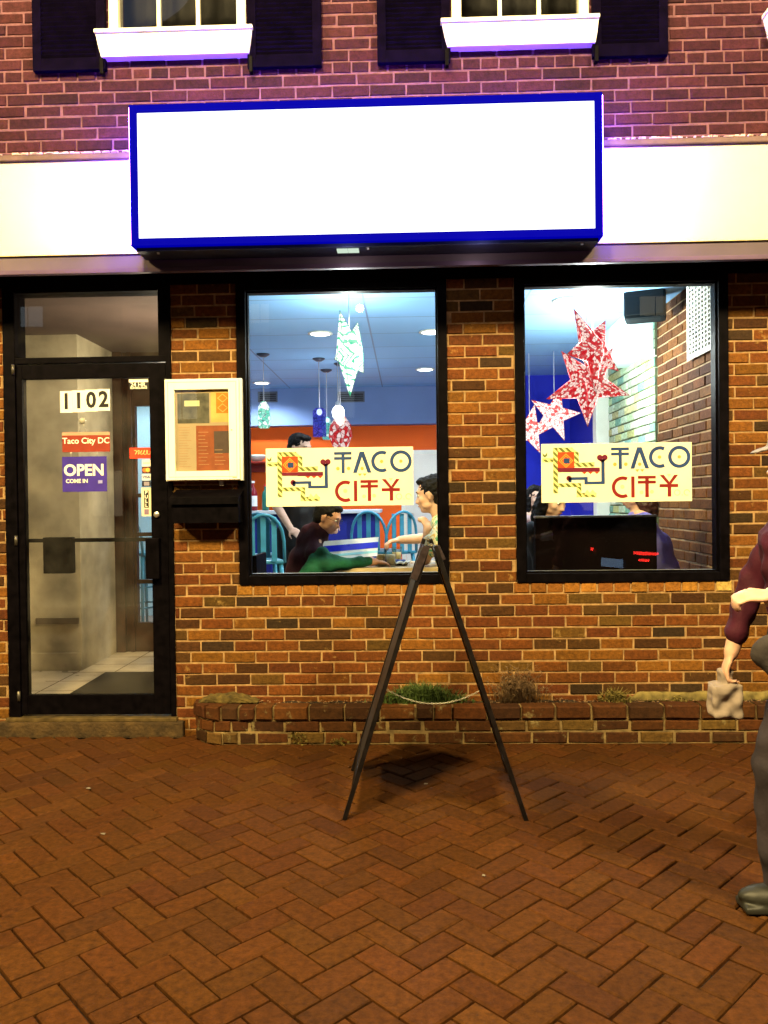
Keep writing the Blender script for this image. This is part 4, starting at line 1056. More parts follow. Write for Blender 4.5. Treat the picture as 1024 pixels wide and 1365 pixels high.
def pendant(px, py, D, h, r, mm, label, canopy=None, lc=(1, 1, 1), e=4, shape='bottle', topm=None):
    Y = D - 4.8; c = U(px, py, Y)
    t = thing('pendant_lamp', label, 'pendant lamp', (c.x, c.y, c.z - h / 2), 'glass pendant lamps over the bar')
    o = Vector((c.x, c.y, c.z - h / 2))
    if shape == 'bottle': pr = [(r * .75, 0), (r * .95, h * .1), (r, h * .45), (r * .85, h * .8), (r * .35, h)]
    elif shape == 'cyl': pr = [(r, 0), (r, h * .9), (r * .6, h)]
    else: pr = [(0, 0), (r * .6, h * .08), (r, h * .4), (r * .9, h * .7), (r * .4, h * .95), (r * .2, h)]
    sh = MB().lathe((0, 0, 0), pr, 18).lb('lamp_shade', mm, t)
    MB().ell((0, 0, 0), (r * .42, r * .42, r * .5)).lb('bulb', emis('bulb_' + label[:6], lc, 7), t).location = (0, 0, h * .86)
    MB().tube([(0, 0, h), (0, 0, CZ - .02 - o.z)], .004, 6).lb('cord', mat('cord_grey', (.5, .5, .55), .5, bump=0), t)
    MB().lathe((0, 0, CZ - .03 - o.z), [(0, 0), (.03, 0), (.065, .02), (.066, .029)], 16).lb('ceiling_rose', mat('rose_metal', (.05, .06, .09), .4, metal=.4), t)
    plight('light', (c.x, c.y, c.z - h * .5 - .03), e, lc, .05, t)
pendant(352, 553, 7.9, .27, .065, mosaic('mosaic_green', (.10, .55, .35), (.9, 1, .95), 1.6, 30), 'white and green mosaic glass pendant hanging alone over the bar', lc=(.9, 1, .95), e=4)
pendant(426, 563, 8.2, .30, .07, mosaic('mosaic_blue', (.03, .04, .45), (.08, .08, .6), 1.0, 26), 'deep blue cylinder glass pendant with glowing white top', lc=(.5, .6, 1), e=10, shape='cyl')
pendant(436, 571, 8.9, .26, .06, mosaic('mosaic_teal', (.05, .45, .45), (.6, .9, .9), 1.1, 30), 'small teal glass pendant just behind the deep blue one', lc=(.6, 1, 1), e=3)
pendant(454, 577, 8.5, .40, .13, mosaic('mosaic_red', (.55, .02, .03), (.9, .7, .7), 1.2, 22), 'wide red mosaic glass pendant under the brightest bulb', lc=(1, .6, .5), e=5, shape='round')
c = U(451, 550, 3.4)
t = thing('bare_bulb', 'dazzling bare bulb shining over the red mosaic pendant', 'light bulb', c)
MB().ell((0, 0, 0), (.062, .062, .075)).lb('bulb_glass', emis('bulb_bare', (1, .97, .9), 40), t)
MB().tube([(0, 0, .07), (0, 0, CZ - .01 - c.z)], .004, 6).lathe((0, 0, .06), [(.03, 0), (.03, .05), (.01, .06)]).lb('cord', MATS['cord_grey'], t)
plight('light', c, 14, (1, .95, .85), .07, t)

# ---- paper star lanterns
def starmat(name, cols, s, tr=.22, sc_=22, thr=.5):
    m, nt, out = newmat(name); L = nt.links
    tc = N(nt, 'ShaderNodeTexCoord')
    v = N(nt, 'ShaderNodeTexVoronoi'); v.feature = 'DISTANCE_TO_EDGE'; v.inputs['Scale'].default_value = sc_; L.new(tc.outputs['Object'], v.inputs['Vector'])
    w_ = N(nt, 'ShaderNodeTexWave'); w_.wave_type = 'RINGS'; w_.rings_direction = 'SPHERICAL'; w_.inputs['Scale'].default_value = sc_ * .55; w_.inputs['Distortion'].default_value = 9; w_.inputs['Detail'].default_value = 3
    L.new(tc.outputs['Object'], w_.inputs['Vector'])
    ad = N(nt, 'ShaderNodeMath', operation='MULTIPLY'); ad.inputs[1].default_value = 2.2; L.new(v.outputs['Distance'], ad.inputs[0])
    a2_ = N(nt, 'ShaderNodeMath', operation='ADD'); L.new(ad.outputs[0], a2_.inputs[0]); L.new(w_.outputs['Fac'], a2_.inputs[1])
    g = N(nt, 'ShaderNodeMath', operation='GREATER_THAN'); g.inputs[1].default_value = thr + .35; L.new(a2_.outputs[0], g.inputs[0])
    mx = N(nt, 'ShaderNodeMix', data_type='RGBA'); mx.inputs[6].default_value = tuple(cols[0]) + (1,); mx.inputs[7].default_value = tuple(cols[1]) + (1,); L.new(g.outputs[0], mx.inputs[0])
    e = N(nt, 'ShaderNodeEmission'); e.inputs[1].default_value = s; L.new(mx.outputs[2], e.inputs[0])
    t = N(nt, 'ShaderNodeBsdfTransparent'); ms = N(nt, 'ShaderNodeMixShader'); ms.inputs[0].default_value = 1 - tr
    L.new(t.outputs[0], ms.inputs[1]); L.new(e.outputs[0], ms.inputs[2]); L.new(ms.outputs[0], out.inputs[0]); return m
def star(px, py, Y, Rr, a0, yaw, mm, label, e, lc=(1, 1, 1), tilt=0, thick=.32, edge=None):
    c = U(px, py, Y)
    t = thing('star_lantern', label, 'paper lantern', c, 'paper star lanterns hanging in the windows')
    M = Matrix.Rotation(R(yaw), 4, 'Z') @ Matrix.Rotation(R(tilt), 4, 'X')
    vs = []
    for k in range(10):
        a = R(a0 + 36 * k); r_ = Rr if k % 2 == 0 else Rr * .40
        vs.append(M @ Vector((r_ * math.cos(a), 0, r_ * math.sin(a))))
    fr_, bk = M @ Vector((0, -Rr * thick, 0)), M @ Vector((0, Rr * thick, 0))
    mb = MB(); fs = []
    for k in range(10): fs += [(k, (k + 1) % 10, 10), ((k + 1) % 10, k, 11)]
    mb.add(vs + [fr_, bk], fs)
    mb.lb('paper_shell', mm, t)
    m = MB()
    for k in range(0, 10, 1): m.tube([vs[k], vs[(k + 1) % 10]], .0022, 4)
    for k in range(0, 10, 2): m.tube([vs[k], fr_], .0016, 4)
    m.lb('seam_edging', edge or mat('star_edge', (.35, .03, .03), .7, bump=0), t)
    m = MB(); m.tube([(0, 0, Rr * .4), (0, 0, CZ - .005 - c.z)], .003, 5); m.lb('cord', mat('cord_white', (.8, .8, .8), .6, bump=0), t)
    plight('light', c, e, lc, .04, t)
M_sr = mosaic('star_red', (.60, .010, .015), (1, .72, .64), 1.3, 46, .16, .52, .5)
M_sg = starmat('star_white_green', ((.03, .45, .22), (1, 1, .96)), 1.9, sc_=14, thr=.08)
M_sw = mosaic('star_pink_white', (.75, .06, .05), (1, .90, .86), 1.7, 34, .16, .16, .9)
star(466, 470, .9, .325, -90, 74, M_sg, 'large glowing white star lantern with green edges, seen nearly edge on', 170, (.93, 1, .97), edge=mat('star_green_edge', (.02, .25, .10), .7, bump=0))
star(790, 466, 1.05, .34, 121, 42, M_sr, 'biggest red patterned star lantern, topmost in its window', 420, (.93, 1, .97), tilt=-8)
star(783, 512, 1.7, .35, -90, -14, M_sr, 'red patterned star lantern hanging just below the topmost red one', 300, (.93, 1, .97))
star(739, 553, 3.2, .285, 76, 8, M_sw, 'pale star lantern with red print hanging against the blue wall', 4, (1, .9, .85))
star(706, 573, 3.3, .27, 78, -22, M_sw, 'lowest pale star lantern, cut by the window frame edge', 4, (1, .9, .85))
# ---- air grille, speaker, vents on the bulkhead
t = thing('air_grille', 'white square holed air grille on the bare brick wall inside', 'vent', (2.01, .56, 2.4))
gy0, gy1 = .33, .79; gz0_, gz1_ = 2.40, CZ - .003
m = MB(); holes_g = []
ny_, nz_ = 7, 16
for a_ in range(ny_):
    for b_ in range(nz_):
        u0 = gy0 + .03 + (gy1 - gy0 - .06) * a_ / ny_; v0 = gz0_ + .03 + (gz1_ - gz0_ - .06) * b_ / nz_
        holes_g.append((u0 + .008, u0 + (gy1 - gy0 - .06) / ny_ - .012, v0 + .005, v0 + (gz1_ - gz0_ - .06) / nz_ - .004))
tmp = MB(); slab(tmp, gy0, gy1, gz0_, gz1_, 0, .012, holes_g)
Mg = Matrix(((0, 1, 0, 1.988), (1, 0, 0, 0), (0, 0, 1, 0), (0, 0, 0, 1)))
m.add([Mg @ Vector(v) for v in tmp.v], [f[::-1] for f in tmp.f]); m.build('grille_plate', M_white, t)
MB().box(2.001, 2.011, gy0 + .01, gy1 - .01, gz0_ + .01, gz1_ - .01).build('shade_sheet', M_ink, t)  # black sheet standing in for the shade behind the holes
c = U(857, 405, 1.05)
t = thing('speaker', 'black speaker fixed under ceiling beside the bare brick wall', 'speaker', (c.x, c.y, c.z - .1))
Ms = Matrix.Translation(c) @ Matrix.Rotation(R(-20), 4, 'Z')
MB().box(-.13, .16, -.10, .12, -.125, .115, Ms, bev=.035).build('cabinet', mat('speaker_black', (.002, .006, .008), .8, spec=.1, var=.4), t)
MB().box(-.115, .145, -.106, -.098, -.10, .09, Ms, bev=.01).build('grille_cloth', mat('grille_cloth', (.003, .008, .010), .9, bump=.5, bscale=300), t)
MB().tube([c + Vector((0, .03, .10)), Vector((c.x, c.y + .03, CZ))], .02).build('bracket', M_black, t)
for px, w_, l in ((357, .26, 'dark slotted vent in the bulkhead above the green pendant'), (468, .36, 'dark slotted vent in the bulkhead behind the white star lantern')):
    c = U(px, 529, YBK - .23)
    t = thing('wall_vent', l, 'vent', (c.x, c.y, c.z - .07), 'dark vents in the bulkhead')
    m = MB(); slab(m, c.x - w_ / 2, c.x + w_ / 2, c.z - .07, c.z + .07, YBK - .232, YBK - .222, [(c.x - w_ / 2 + .02, c.x + w_ / 2 - .02, c.z - .052 + k * .026, c.z - .036 + k * .026) for k in range(4)])
    m.build('vent_frame', mat('vent_dark', (.10, .11, .14), .5), t)
    MB().box(c.x - w_ / 2 + .01, c.x + w_ / 2 - .01, YBK - .2215, YBK - .2205, c.z - .06, c.z + .06).build('vent_back', M_ink, t)

# ---- bar counter, stools, table
t = thing('bar_counter', 'dark blue bar counter with pale top along the rear', 'bar', (-1.4, 4.0, FZ))
MB().box(-3.2, -.35, 3.95, 4.5, FZ, 1.31, bev=.005).build('counter_front', m_int('bar_navy', (.008, .012, .16)), t)
MB().box(-3.25, -.30, 3.87, 4.55, 1.311, 1.35, bev=.008).build('counter_top', m_int('bar_top', (.55, .58, .62)), t)
m = MB()
for k in range(9): m.box(-3.1 + k * .31, -2.85 + k * .31, 3.938, 3.949, FZ + .12, 1.22, bev=.004)
m.build('front_panels', m_int('bar_navy2', (.010, .016, .22)), t)
def bottle(c, h, r, col_, cap, label, lab=None):
    t = thing('bottle', label, 'bottle', c)
    MB().lathe((0, 0, 0), [(0, 0), (r, .002), (r, h * .6), (r * .8, h * .7), (r * .36, h * .8), (r * .34, h * .93)], 14).lb('bottle_glass', mat('bottle_' + label.split()[0] + label.split()[1], col_, .15, bump=0), t)
    MB().lathe((0, 0, h * .93), [(r * .42, 0), (r * .42, h * .07), (0, h * .075)], 12).lb('cap', mat('cap_' + label.split()[0] + label.split()[1], cap, .4, bump=0), t)
    if lab: MB().lathe((0, 0, h * .15), [(r * 1.02, 0), (r * 1.02, h * .35)], 14).lb('paper_label', mat('lab_' + label.split()[0], lab, .7, bump=0), t)
c = U(338, 676, 4.1); bottle((c.x, 4.1, 1.351), .34, .045, (.25, .01, .02), (.8, .75, .7), 'dark red bottle on the bar counter nearest the door pier', (.8, .8, .8))
bottle((c.x + .13, 4.15, 1.351), .30, .04, (.02, .16, .12), (.6, .02, .02), 'green sauce bottle with red cap on the bar counter')
t = thing('hanging_shelf', 'small orange wall shelf with a white bowl on it', 'shelf', (c.x, YBK - .15, 1.9))
# rear sideboard with white bowl
cs_ = U(341, 615, 5.2)
t.location = cs_; t['label'] = 'small red wall shelf beside the pier side of the window'
MB().box(-.16, .14, -.02, .48, -.02, .0, bev=.004).box(-.15, .13, .44, .48, -.12, -.021).lb('shelf_board', mat('shelf_red', (.3, .03, .02), .5), t)
t = thing('bowl', 'white bowl tilted on the small red wall shelf', 'bowl', (cs_.x, cs_.y + .10, cs_.z + .001))
MB().lathe((0, 0, 0), [(0, 0), (.05, 0), (.11, .05), (.13, .085), (.124, .085), (.10, .05), (0, .01)], 20).lb('bowl_body', M_white, t)

M_stool = mat('stool_blue', (.055, .27, .40), .35, metal=.1, var=.15, bump=0)
def stool():
    t = thing('bar_stool', 'x', 'bar stool', (0, 0, 0), 'pale blue metal bar stools')
    sh = .76
    MB().box(-.18, .18, -.18, .18, sh - .03, sh, bev=.02).build('seat', M_stool, t)
    for sx_ in (-1, 1):
        for sy_ in (-1, 1):
            MB().tube([(sx_ * .15, sy_ * .15, sh - .03), (sx_ * .22, sy_ * .22, 0)], [.020, .014], 8).build('leg', M_stool, t)
    m = MB(); r_ = .205
    for z in (.22, .42):
        s_ = .15 + .07 * (1 - z / sh); P = [(-s_, -s_, z), (s_, -s_, z), (s_, s_, z), (-s_, s_, z)]
        for i in range(4): m.tube([P[i], P[(i + 1) % 4]], .009, 6)
    m.build('footrest', M_stool, t)
    m = MB(); pts = []
    for k in range(13):
        a = math.pi * k / 12; pts.append((-.18 * math.cos(a) * 1.0, .17 + .05 * math.sin(a), sh - .02 + .40 * math.sin(a) ** .6))
    m.tube(pts, .014, 8); b_ = m.build('backrest_hoop', M_stool, t)
    m = MB()
    for x_ in (-.09, 0, .09): m.box(x_ - .022, x_ + .022, .185, .195, sh - .01, sh + .36, bev=.002)
    m.build('backrest_slats', M_stool, t); return t
st0 = stool()
places = [((346, 720), 1.75, 200, 'pale blue bar stool at the window edge behind the bottles'), ((360, 722), 2.5, 160, 'pale blue bar stool tucked behind the one at the window edge'),
          ((497, 700), 3.0, 170, 'pale blue bar stool just behind the boy with glasses'), ((521, 700), 2.8, 215, 'teal blue bar stool between the boy and the orange wall'),
          ((192, 740), 3.0, 150, 'blue bar stool seen through the inner lobby door')]
for i, ((px, py), Y, rz, lb) in enumerate(places):
    o = st0 if i == 0 else copy_tree(st0)
    o.location = (X(px, py, Y), Y, FZ); o.rotation_euler = (0, 0, R(rz)); o['label'] = lb
# pale blue cloth panel on the bar
t = thing('dining_table', 'light wood table by the window between the boy and the man', 'table', (-.16, .75, FZ))
tx0, tx1 = X(441, 752, .5), X(441, 752, .5) + .98
MB().box(tx0, tx1, .47, 1.10, .955, .985, bev=.006).build('table_top', mat('table_wood', (.45, .33, .18), .45, var=.2, scale=6), t)
MB().tube([((tx0 + tx1) / 2, .78, FZ + .02), ((tx0 + tx1) / 2, .78, .955)], .045).build('pedestal', M_black, t)
MB().box((tx0 + tx1) / 2 - .25, (tx0 + tx1) / 2 + .25, .72, .84, FZ, FZ + .025, bev=.01).build('base', M_black, t)
MB().box((tx0 + tx1) / 2 - .02, (tx0 + tx1) / 2 + .3, .9, .94, .90, .953, bev=.004).build('apron', M_black, t)
TZ = .986
c = U(521, 742, .72)
t = thing('napkin_case', 'dark blue cloth case lying on the wooden table', 'pouch', (c.x, .72, TZ))
MB().box(-.10, .11, -.05, .06, .0, .035, bev=.016).box(-.12, -.02, -.04, .05, .036, .055, bev=.012).lb('blue_cloth', mat('case_blue', (.01, .05, .22), .7, var=.3), t)
MB().box(-.11, .09, -.065, -.055, .001, .02, bev=.004).lb('dark_edge', M_ink, t)
M_clear = glassmat('drink_glass', (.93, .93, .90), 1.35)
for k, (px, Y, lb, lq) in enumerate(((508, .62, 'clear tumbler on the table nearest the boy', (.5, .35, .15)), (521, .60, 'clear tumbler on the table under the mans hand', (.75, .68, .5)), (529, .86, 'clear tumbler on the table behind the dark blue case', (.7, .62, .4)))):
    c = U(px, 740, Y); t = thing('tumbler', lb, 'drinking glass', (c.x, Y, TZ), 'tumblers on the wooden table')
    MB().lathe((0, 0, 0), [(0, .004), (.030, .004), (.036, .12), (.039, .12), (.033, 0), (0, 0)], 16).lb('glass', M_clear, t)
    MB().lathe((0, 0, .006), [(0, 0), (.0295, 0), (.034, .075), (0, .075)], 16).lb('drink', mat('drink%d' % k, lq, .3, bump=0), t)
t = thing('paper_napkin', 'crumpled white napkin on the table by the tumblers', 'napkin', (X(537, 742, .66), .66, TZ))
m = MB(); vs = []
for i in range(9):
    for j in range(9): vs.append((-.05 + i * .0125, -.05 + j * .0125, .02 + .03 * mnoise.noise(Vector((i * .6, j * .6, 2)))))
m.add(vs, [(i * 9 + j, (i + 1) * 9 + j, (i + 1) * 9 + j + 1, i * 9 + j + 1) for i in range(8) for j in range(8)], smooth=True)
o = m.lb('napkin_sheet', M_white, t); md = o.modifiers.new('t', 'SOLIDIFY'); md.thickness = .002

# booth
bx0_, bx1_, bzt = X(714, 725, .24), X(876, 725, .24), Z(795, 690, .24)
t = thing('booth_bench', 'tall black booth bench back standing against the window', 'bench', ((bx0_ + bx1_) / 2, .3, FZ))
MB().box(bx0_, bx1_, .24, .31, FZ, bzt, bev=.006).build('backrest', mat('booth_black', (.0025, .0012, .0012), .9, spec=.02, var=.4, scale=4, bump=.2), t)
MB().box(bx0_ + .01, bx1_ - .01, .311, .78, FZ + .02, .66, bev=.02).build('seat', MATS['booth_black'], t)
MB().box(bx0_, bx1_, .232, .318, bzt + .001, bzt + .014, bev=.003).build('cap_rail', mat('booth_rail', (.10, .09, .09), .4), t)

# ------------------------------------------------------------------ people
M_skin = mat('skin_warm', (.50, .25, .15), .5, var=.08, scale=30, bump=.08, bscale=200, dist=.001)
M_skin2 = mat('skin_pale', (.60, .36, .26), .5, var=.08, scale=30, bump=.08, bscale=200, dist=.001)
M_hair = mat('hair_black', (.005, .004, .004), .6, spec=.12, var=.5, scale=60, bump=.8, bscale=120)
def rotm(yaw, pitch=0, roll=0):
    """head frame: local +x is the face direction"""
    return (Matrix.Rotation(R(yaw), 3, 'Z') @ Matrix.Rotation(R(pitch), 3, 'Y') @ Matrix.Rotation(R(roll), 3, 'X'))
def seg(mb, pts, rads, n=14):
    """tapered chain with round joints"""
    P = [Vector(p) for p in pts]
    mb.tube(P, rads, n)
    for p, r in zip(P, rads): mb.ell(p, r * .995, nu=14, nv=10)
def head(mb, c, Rm, s=1.0):
    c = Vector(c); E = lambda o, r, q=None: mb.ell(c + Rm @ (Vector(o) * s), tuple(x * s for x in r), Rm @ q if q is not None else Rm, nu=20, nv=14)
    E((-.010, 0, .030), (.098, .078, .092)); E((.030, 0, -.025), (.062, .062, .085)); E((.050, 0, -.078), (.036, .040, .030)); E((.072, 0, -.088), (.018, .022, .017))
    E((.078, 0, .030), (.020, .050, .016)); E((.094, 0, -.012), (.012, .011, .030), rotm(0, -14)); E((.106, 0, -.030), (.014, .014, .012)); E((.098, .012, -.034), (.009, .008, .007)); E((.098, -.012, -.034), (.009, .008, .007))
    E((.087, 0, -.055), (.011, .024, .006)); E((.085, 0, -.065), (.011, .020, .007))
    for y in (1, -1):
        E((.055, y * .045, -.022), (.028, .020, .026)); E((-.005, y * .079, -.008), (.018, .008, .030), rotm(y * -18)); E((-.004, y * .082, .008), (.016, .009, .014))
        E((.030, y * .052, -.062), (.034, .012, .018))
def face_bits(t, c, Rm, s=1.0, glasses=False, brow=M_hair):
    c = Vector(c); V = lambda o: c + Rm @ (Vector(o) * s)
    for y in (1, -1):
        e = MB().ell(V((.0765, y * .031, .008)), tuple(x * s for x in (.012, .013, .009)), Rm).build('eye', mat('eye_white', (.7, .68, .64), .2, bump=0), t)
        MB().ell(V((.0865, y * .031, .008)), tuple(x * s for x in (.0035, .006, .006)), Rm).build('iris', mat('iris', (.03, .015, .01), .2, bump=0), e)
    m = MB()
    for y in (1, -1): m.tube([V((.090, y * .016, .026)), V((.092, y * .032, .032)), V((.080, y * .050, .026))], [.003 * s, .0038 * s, .002 * s], 6)
    m.build('eyebrow', brow, t)
    if not glasses: m = MB(); 
    m = MB(); m.tube([V((.094, -.020, -.0600)), V((.0985, 0, -.0595)), V((.094, .020, -.0600))], .0028 * s, 6); m.build('lips', mat('lips', (.36, .10, .08), .5, bump=0), t)
    if glasses:
        m = MB()
        for y in (1, -1):
            pts = [V((.104, y * .031 + .021 * math.cos(a * .5236), .006 + .016 * math.sin(a * .5236))) for a in range(13)]
            m.tube(pts, .0016, 5, cap=False); m.tube([V((.104, y * .052, .010)), V((.05, y * .078, .010)), V((-.01, y * .084, .012))], .0016, 5)
        m.tube([V((.104, -.010, .008)), V((.104, .010, .008))], .0016, 5); m.build('eyeglasses', M_ink, t)
def hairshape(mb, c, Rm, s=1.0, long=0, front=.062, low=-.02):
    c = Vector(c)
    n = 300; rnd = random.Random(int(c.x * 1000)) 
    mb.ell(c + Rm @ (Vector((-.022, 0, .042)) * s), tuple(x * s for x in (.100, .086, .090)), Rm, 20, 14)
    mb.ell(c + Rm @ (Vector((-.055, 0, .0)) * s), tuple(x * s for x in (.062, .080, .085)), Rm, 20, 14)
    mb.ell(c + Rm @ (Vector((.035, 0, .095)) * s), tuple(x * s for x in (.055, .060, .028)), Rm, 16, 10)
    if long:
        for y in (1, -1):
            mb.ell(c + Rm @ (Vector((-.02, y * .072, -.06)) * s), tuple(x * s for x in (.050, .028, .12)), Rm, 16, 12)
        mb.ell(c + Rm @ (Vector((-.07, 0, -.09)) * s), tuple(x * s for x in (.05, .085, .14)), Rm, 16, 12)
def hand(mb, w, d, up, s=1.0, curl=.5, side=1):
    """palm from wrist w along d, back of the hand facing up, fingers curl away from up; side: thumb side"""
    w = Vector(w); d = Vector(d).normalized(); up = Vector(up); up = (up - d * up.dot(d)).normalized(); sd = d.cross(up) * side
    Rm = Matrix((d, sd, up)).transposed()
    mb.ell(w + d * .045 * s, (.050 * s, .040 * s, .016 * s), Rm, 14, 10); mb.ell(w + d * .01 * s, (.03 * s, .028 * s, .019 * s), Rm, 14, 10)
    for k, (o, L, q) in enumerate(((.030, .068, 1), (.010, .076, 1), (-.010, .071, 1), (-.029, .056, 1))):
        b = w + d * .080 * s + sd * o * s; a1 = curl * .7; a2 = curl * 1.7
        p1 = b + (d * math.cos(a1) - up * math.sin(a1)) * L * .5 * s; p2 = p1 + (d * math.cos(a2) - up * math.sin(a2)) * L * .32 * s; p3 = p2 + (d * math.cos(a2 * 1.35) - up * math.sin(a2 * 1.35)) * L * .24 * s
        seg(mb, [b - d * .012 * s, p1, p2, p3], [.0095 * s, .0088 * s, .008 * s, .007 * s], 8)
    b = w + d * .020 * s + sd * .026 * s; p1 = b + (d * .6 + sd * .75 - up * .2) * .040 * s; p2 = p1 + (d * .9 + sd * .2 - up * .35 * (1 + curl)) * .034 * s
    seg(mb, [b, p1, p2], [.014 * s, .011 * s, .008 * s], 8)

# --- boy with glasses, leaning over the table (looks towards +x)
D_ = .62
hc = U(437, 690, D_); hc = Vector((hc.x, D_, hc.z)); Rm = rotm(-14, 24)
boy = thing('person', 'boy with glasses in maroon top with green sleeve leaning over the table', 'person', (hc.x - .18, D_, FZ))
mb = MB(); s = .93
head(mb, hc, Rm, s)
nb = Vector((hc.x - .070, D_ + .02, hc.z - .115)); ch_ = Vector((hc.x - .15, D_ + .03, hc.z - .30)); pv_ = Vector((hc.x - .24, D_ + .03, .70))
seg(mb, [hc + Vector((-.03, 0, -.05)), nb], [.046, .050]); seg(mb, [nb, ch_, pv_], [.06, .105, .11])
shR = nb + Vector((-.02, -.13, -.135)); shL = nb + Vector((-.03, .15, -.05))
elR = U(450, 752, .48); wrR = Vector((X(500, 745, D_ - .06), D_ - .06, TZ + .035))
elL = Vector((hc.x + .02, D_ + .26, TZ + .03)); wrL = Vector((hc.x + .24, D_ + .10, TZ + .05))
seg(mb, [shR, elR, wrR], [.050, .038, .026]); seg(mb, [shL, elL, wrL], [.050, .036, .025]); seg(mb, [nb, shR], [.05, .05]); seg(mb, [nb, shL], [.05, .05])
hand(mb, wrR, (1, .1, -.1), (0, 0, 1), .88, .6, -1); hand(mb, wrL, (.9, -.4, 0), (0, 0, 1), .88, .6, 1)
for y in (-.09, .09):
    seg(mb, [pv_ + Vector((0, y, 0)), pv_ + Vector((.42, y, .02)), pv_ + Vector((.40, y, -.40))], [.085, .062, .042])
    mb.ell(pv_ + Vector((.46, y, -.45)), (.11, .042, .035))
remesh('body', mb, M_skin, boy, .0085, 3)
hb = MB(); hairshape(hb, hc, Rm, s); remesh('hair', hb, M_hair, boy, .008, 2, disp=(.006, 60))
mb = MB(); seg(mb, [nb + Vector((.0, 0, .015)), ch_, pv_ + Vector((0, 0, -.02))], [.084, .135, .140]); seg(mb, [nb + Vector((-.07, 0, .02)), nb + Vector((-.09, 0, -.06))], [.055, .07]); seg(mb, [nb + Vector((-.01, 0, -.03)), shL, elL, wrL + Vector((-.05, 0, 0))], [.07, .064, .052, .04]); seg(mb, [nb + Vector((-.01, 0, -.03)), shR], [.07, .060]); 
remesh('sweater', mb, mat('cloth_maroon', (.028, .004, .012), .85, var=.3, scale=15, bump=.5, bscale=90), boy, .012, 3, disp=(.010, 12))
g0, g1, g2, g3 = U(430, 739, .50), U(421, 752, .48), U(462, 752, .47), U(492, 748, .52)
mb = MB(); seg(mb, [shR + Vector((0, 0, -.01)), g0], [.050, .050]); seg(mb, [g0, g1 + Vector((0, 0, -.01)), U(404, 790, .50)], [.052, .072, .10]); seg(mb, [g0 + Vector((0, 0, -.02)), g2, g3], [.050, .040, .034]); seg(mb, [g1, g2], [.07, .043])
remesh('green_sleeve', mb, mat('cloth_green', (.006, .080, .040), .85, var=.3, scale=15, bump=.6, bscale=70), boy, .010, 2, disp=(.016, 14))
mb = MB()
for y in (-.09, .09): seg(mb, [pv_ + Vector((0, y, 0)), pv_ + Vector((.42, y, .02)), pv_ + Vector((.40, y, -.38))], [.11, .078, .06])
remesh('trousers', mb, M_ink, boy, .014, 2)
face_bits(boy, hc, Rm, s, glasses=True)
# striped menu in his hands
mn = thing('folded_menu', 'white menu card with bold blue stripe held up over the table', 'menu', (hc.x + .2, .46, TZ + .02))
p00, p10, p11, p01 = U(427, 748, .46), U(503, 741, .50), U(505, 716, .62), U(428, 722, .58)
th_ = Vector((0, -.0015, .001))
def sheet(name, q0, q1, mm, e):
    a_, b_, c_, d_ = p00.lerp(p01, q0), p10.lerp(p11, q0), p10.lerp(p11, q1), p00.lerp(p01, q1); k = th_ * e
    MB().add([a_ + k, b_ + k, c_ + k, d_ + k, a_ - th_, b_ - th_, c_ - th_, d_ - th_], [(0, 1, 2, 3), (7, 6, 5, 4), (0, 4, 5, 1), (1, 5, 6, 2), (2, 6, 7, 3), (3, 7, 4, 0)]).build(name, mm, mn)
sheet('card', 0, 1, mat('card_white', (.88, .92, .95), .3, bump=0), 1); sheet('blue_stripe', .42, .74, mat('stripe_blue', (.004, .006, .62), .3, bump=0), 1.8); sheet('pale_stripe', .16, .28, mat('stripe_pale', (.35, .75, .85), .3, bump=0), 1.7)

# --- man in patterned shirt, looking to -x, chin on fist
D_ = .78
hc = U(576, 660, D_); hc = Vector((hc.x, D_, hc.z)); Rm = rotm(192 - 30, 8)
man = thing('person', 'dark haired man in pale tropical shirt reaching across the table', 'person', (hc.x + .15, D_, FZ))
mb = MB(); s = 1.12
head(mb, hc, Rm, s)
nb = hc + Vector((.070, .0, -.17)); ch_ = hc + Vector((.16, .0, -.38)); pv_ = Vector((hc.x + .25, D_, .72))
seg(mb, [hc + Vector((.02, 0, -.05)), nb], [.060, .064]); seg(mb, [nb, ch_, pv_], [.07, .14, .15])
shN = nb + Vector((.03, -.19, -.06)); shF = nb + Vector((.03, .19, -.06))
elF = Vector((X(575, 700, D_ + .22), D_ + .22, 1.16)); wrF = Vector((X(533, 716, .86), .86, 1.155))
elN = Vector((X(566, 738, .60), .60, TZ + .05)); wrN = Vector((X(570, 700, .66), .66, Z(570, 704, .66)))
seg(mb, [shF, elF, wrF], [.060, .046, .030]); seg(mb, [shN, elN, wrN], [.060, .048, .032]); seg(mb, [nb, shN], [.06, .06]); seg(mb, [nb, shF], [.06, .06])
hand(mb, wrF, (-1, -.35, -.12), (0, 0, 1), 1.0, .9, 1); hand(mb, wrN, (-.3, .15, .8), (.6, -.6, .3), .95, 1.6, 1)
for y in (-.1, .1): seg(mb, [pv_ + Vector((0, y, 0)), pv_ + Vector((-.42, y, .02)), pv_ + Vector((-.40, y, -.45))], [.10, .07, .05]); mb.ell(pv_ + Vector((-.46, y, -.48)), (.13, .045, .035))
remesh('body', mb, M_skin2, man, .0085, 3)
hb = MB(); hairshape(hb, hc, Rm, s); hb.ell(hc + Rm @ Vector((.05, 0, .11)), (.05, .05, .03), Rm); remesh('hair', hb, M_hair, man, .008, 2, disp=(.008, 55))
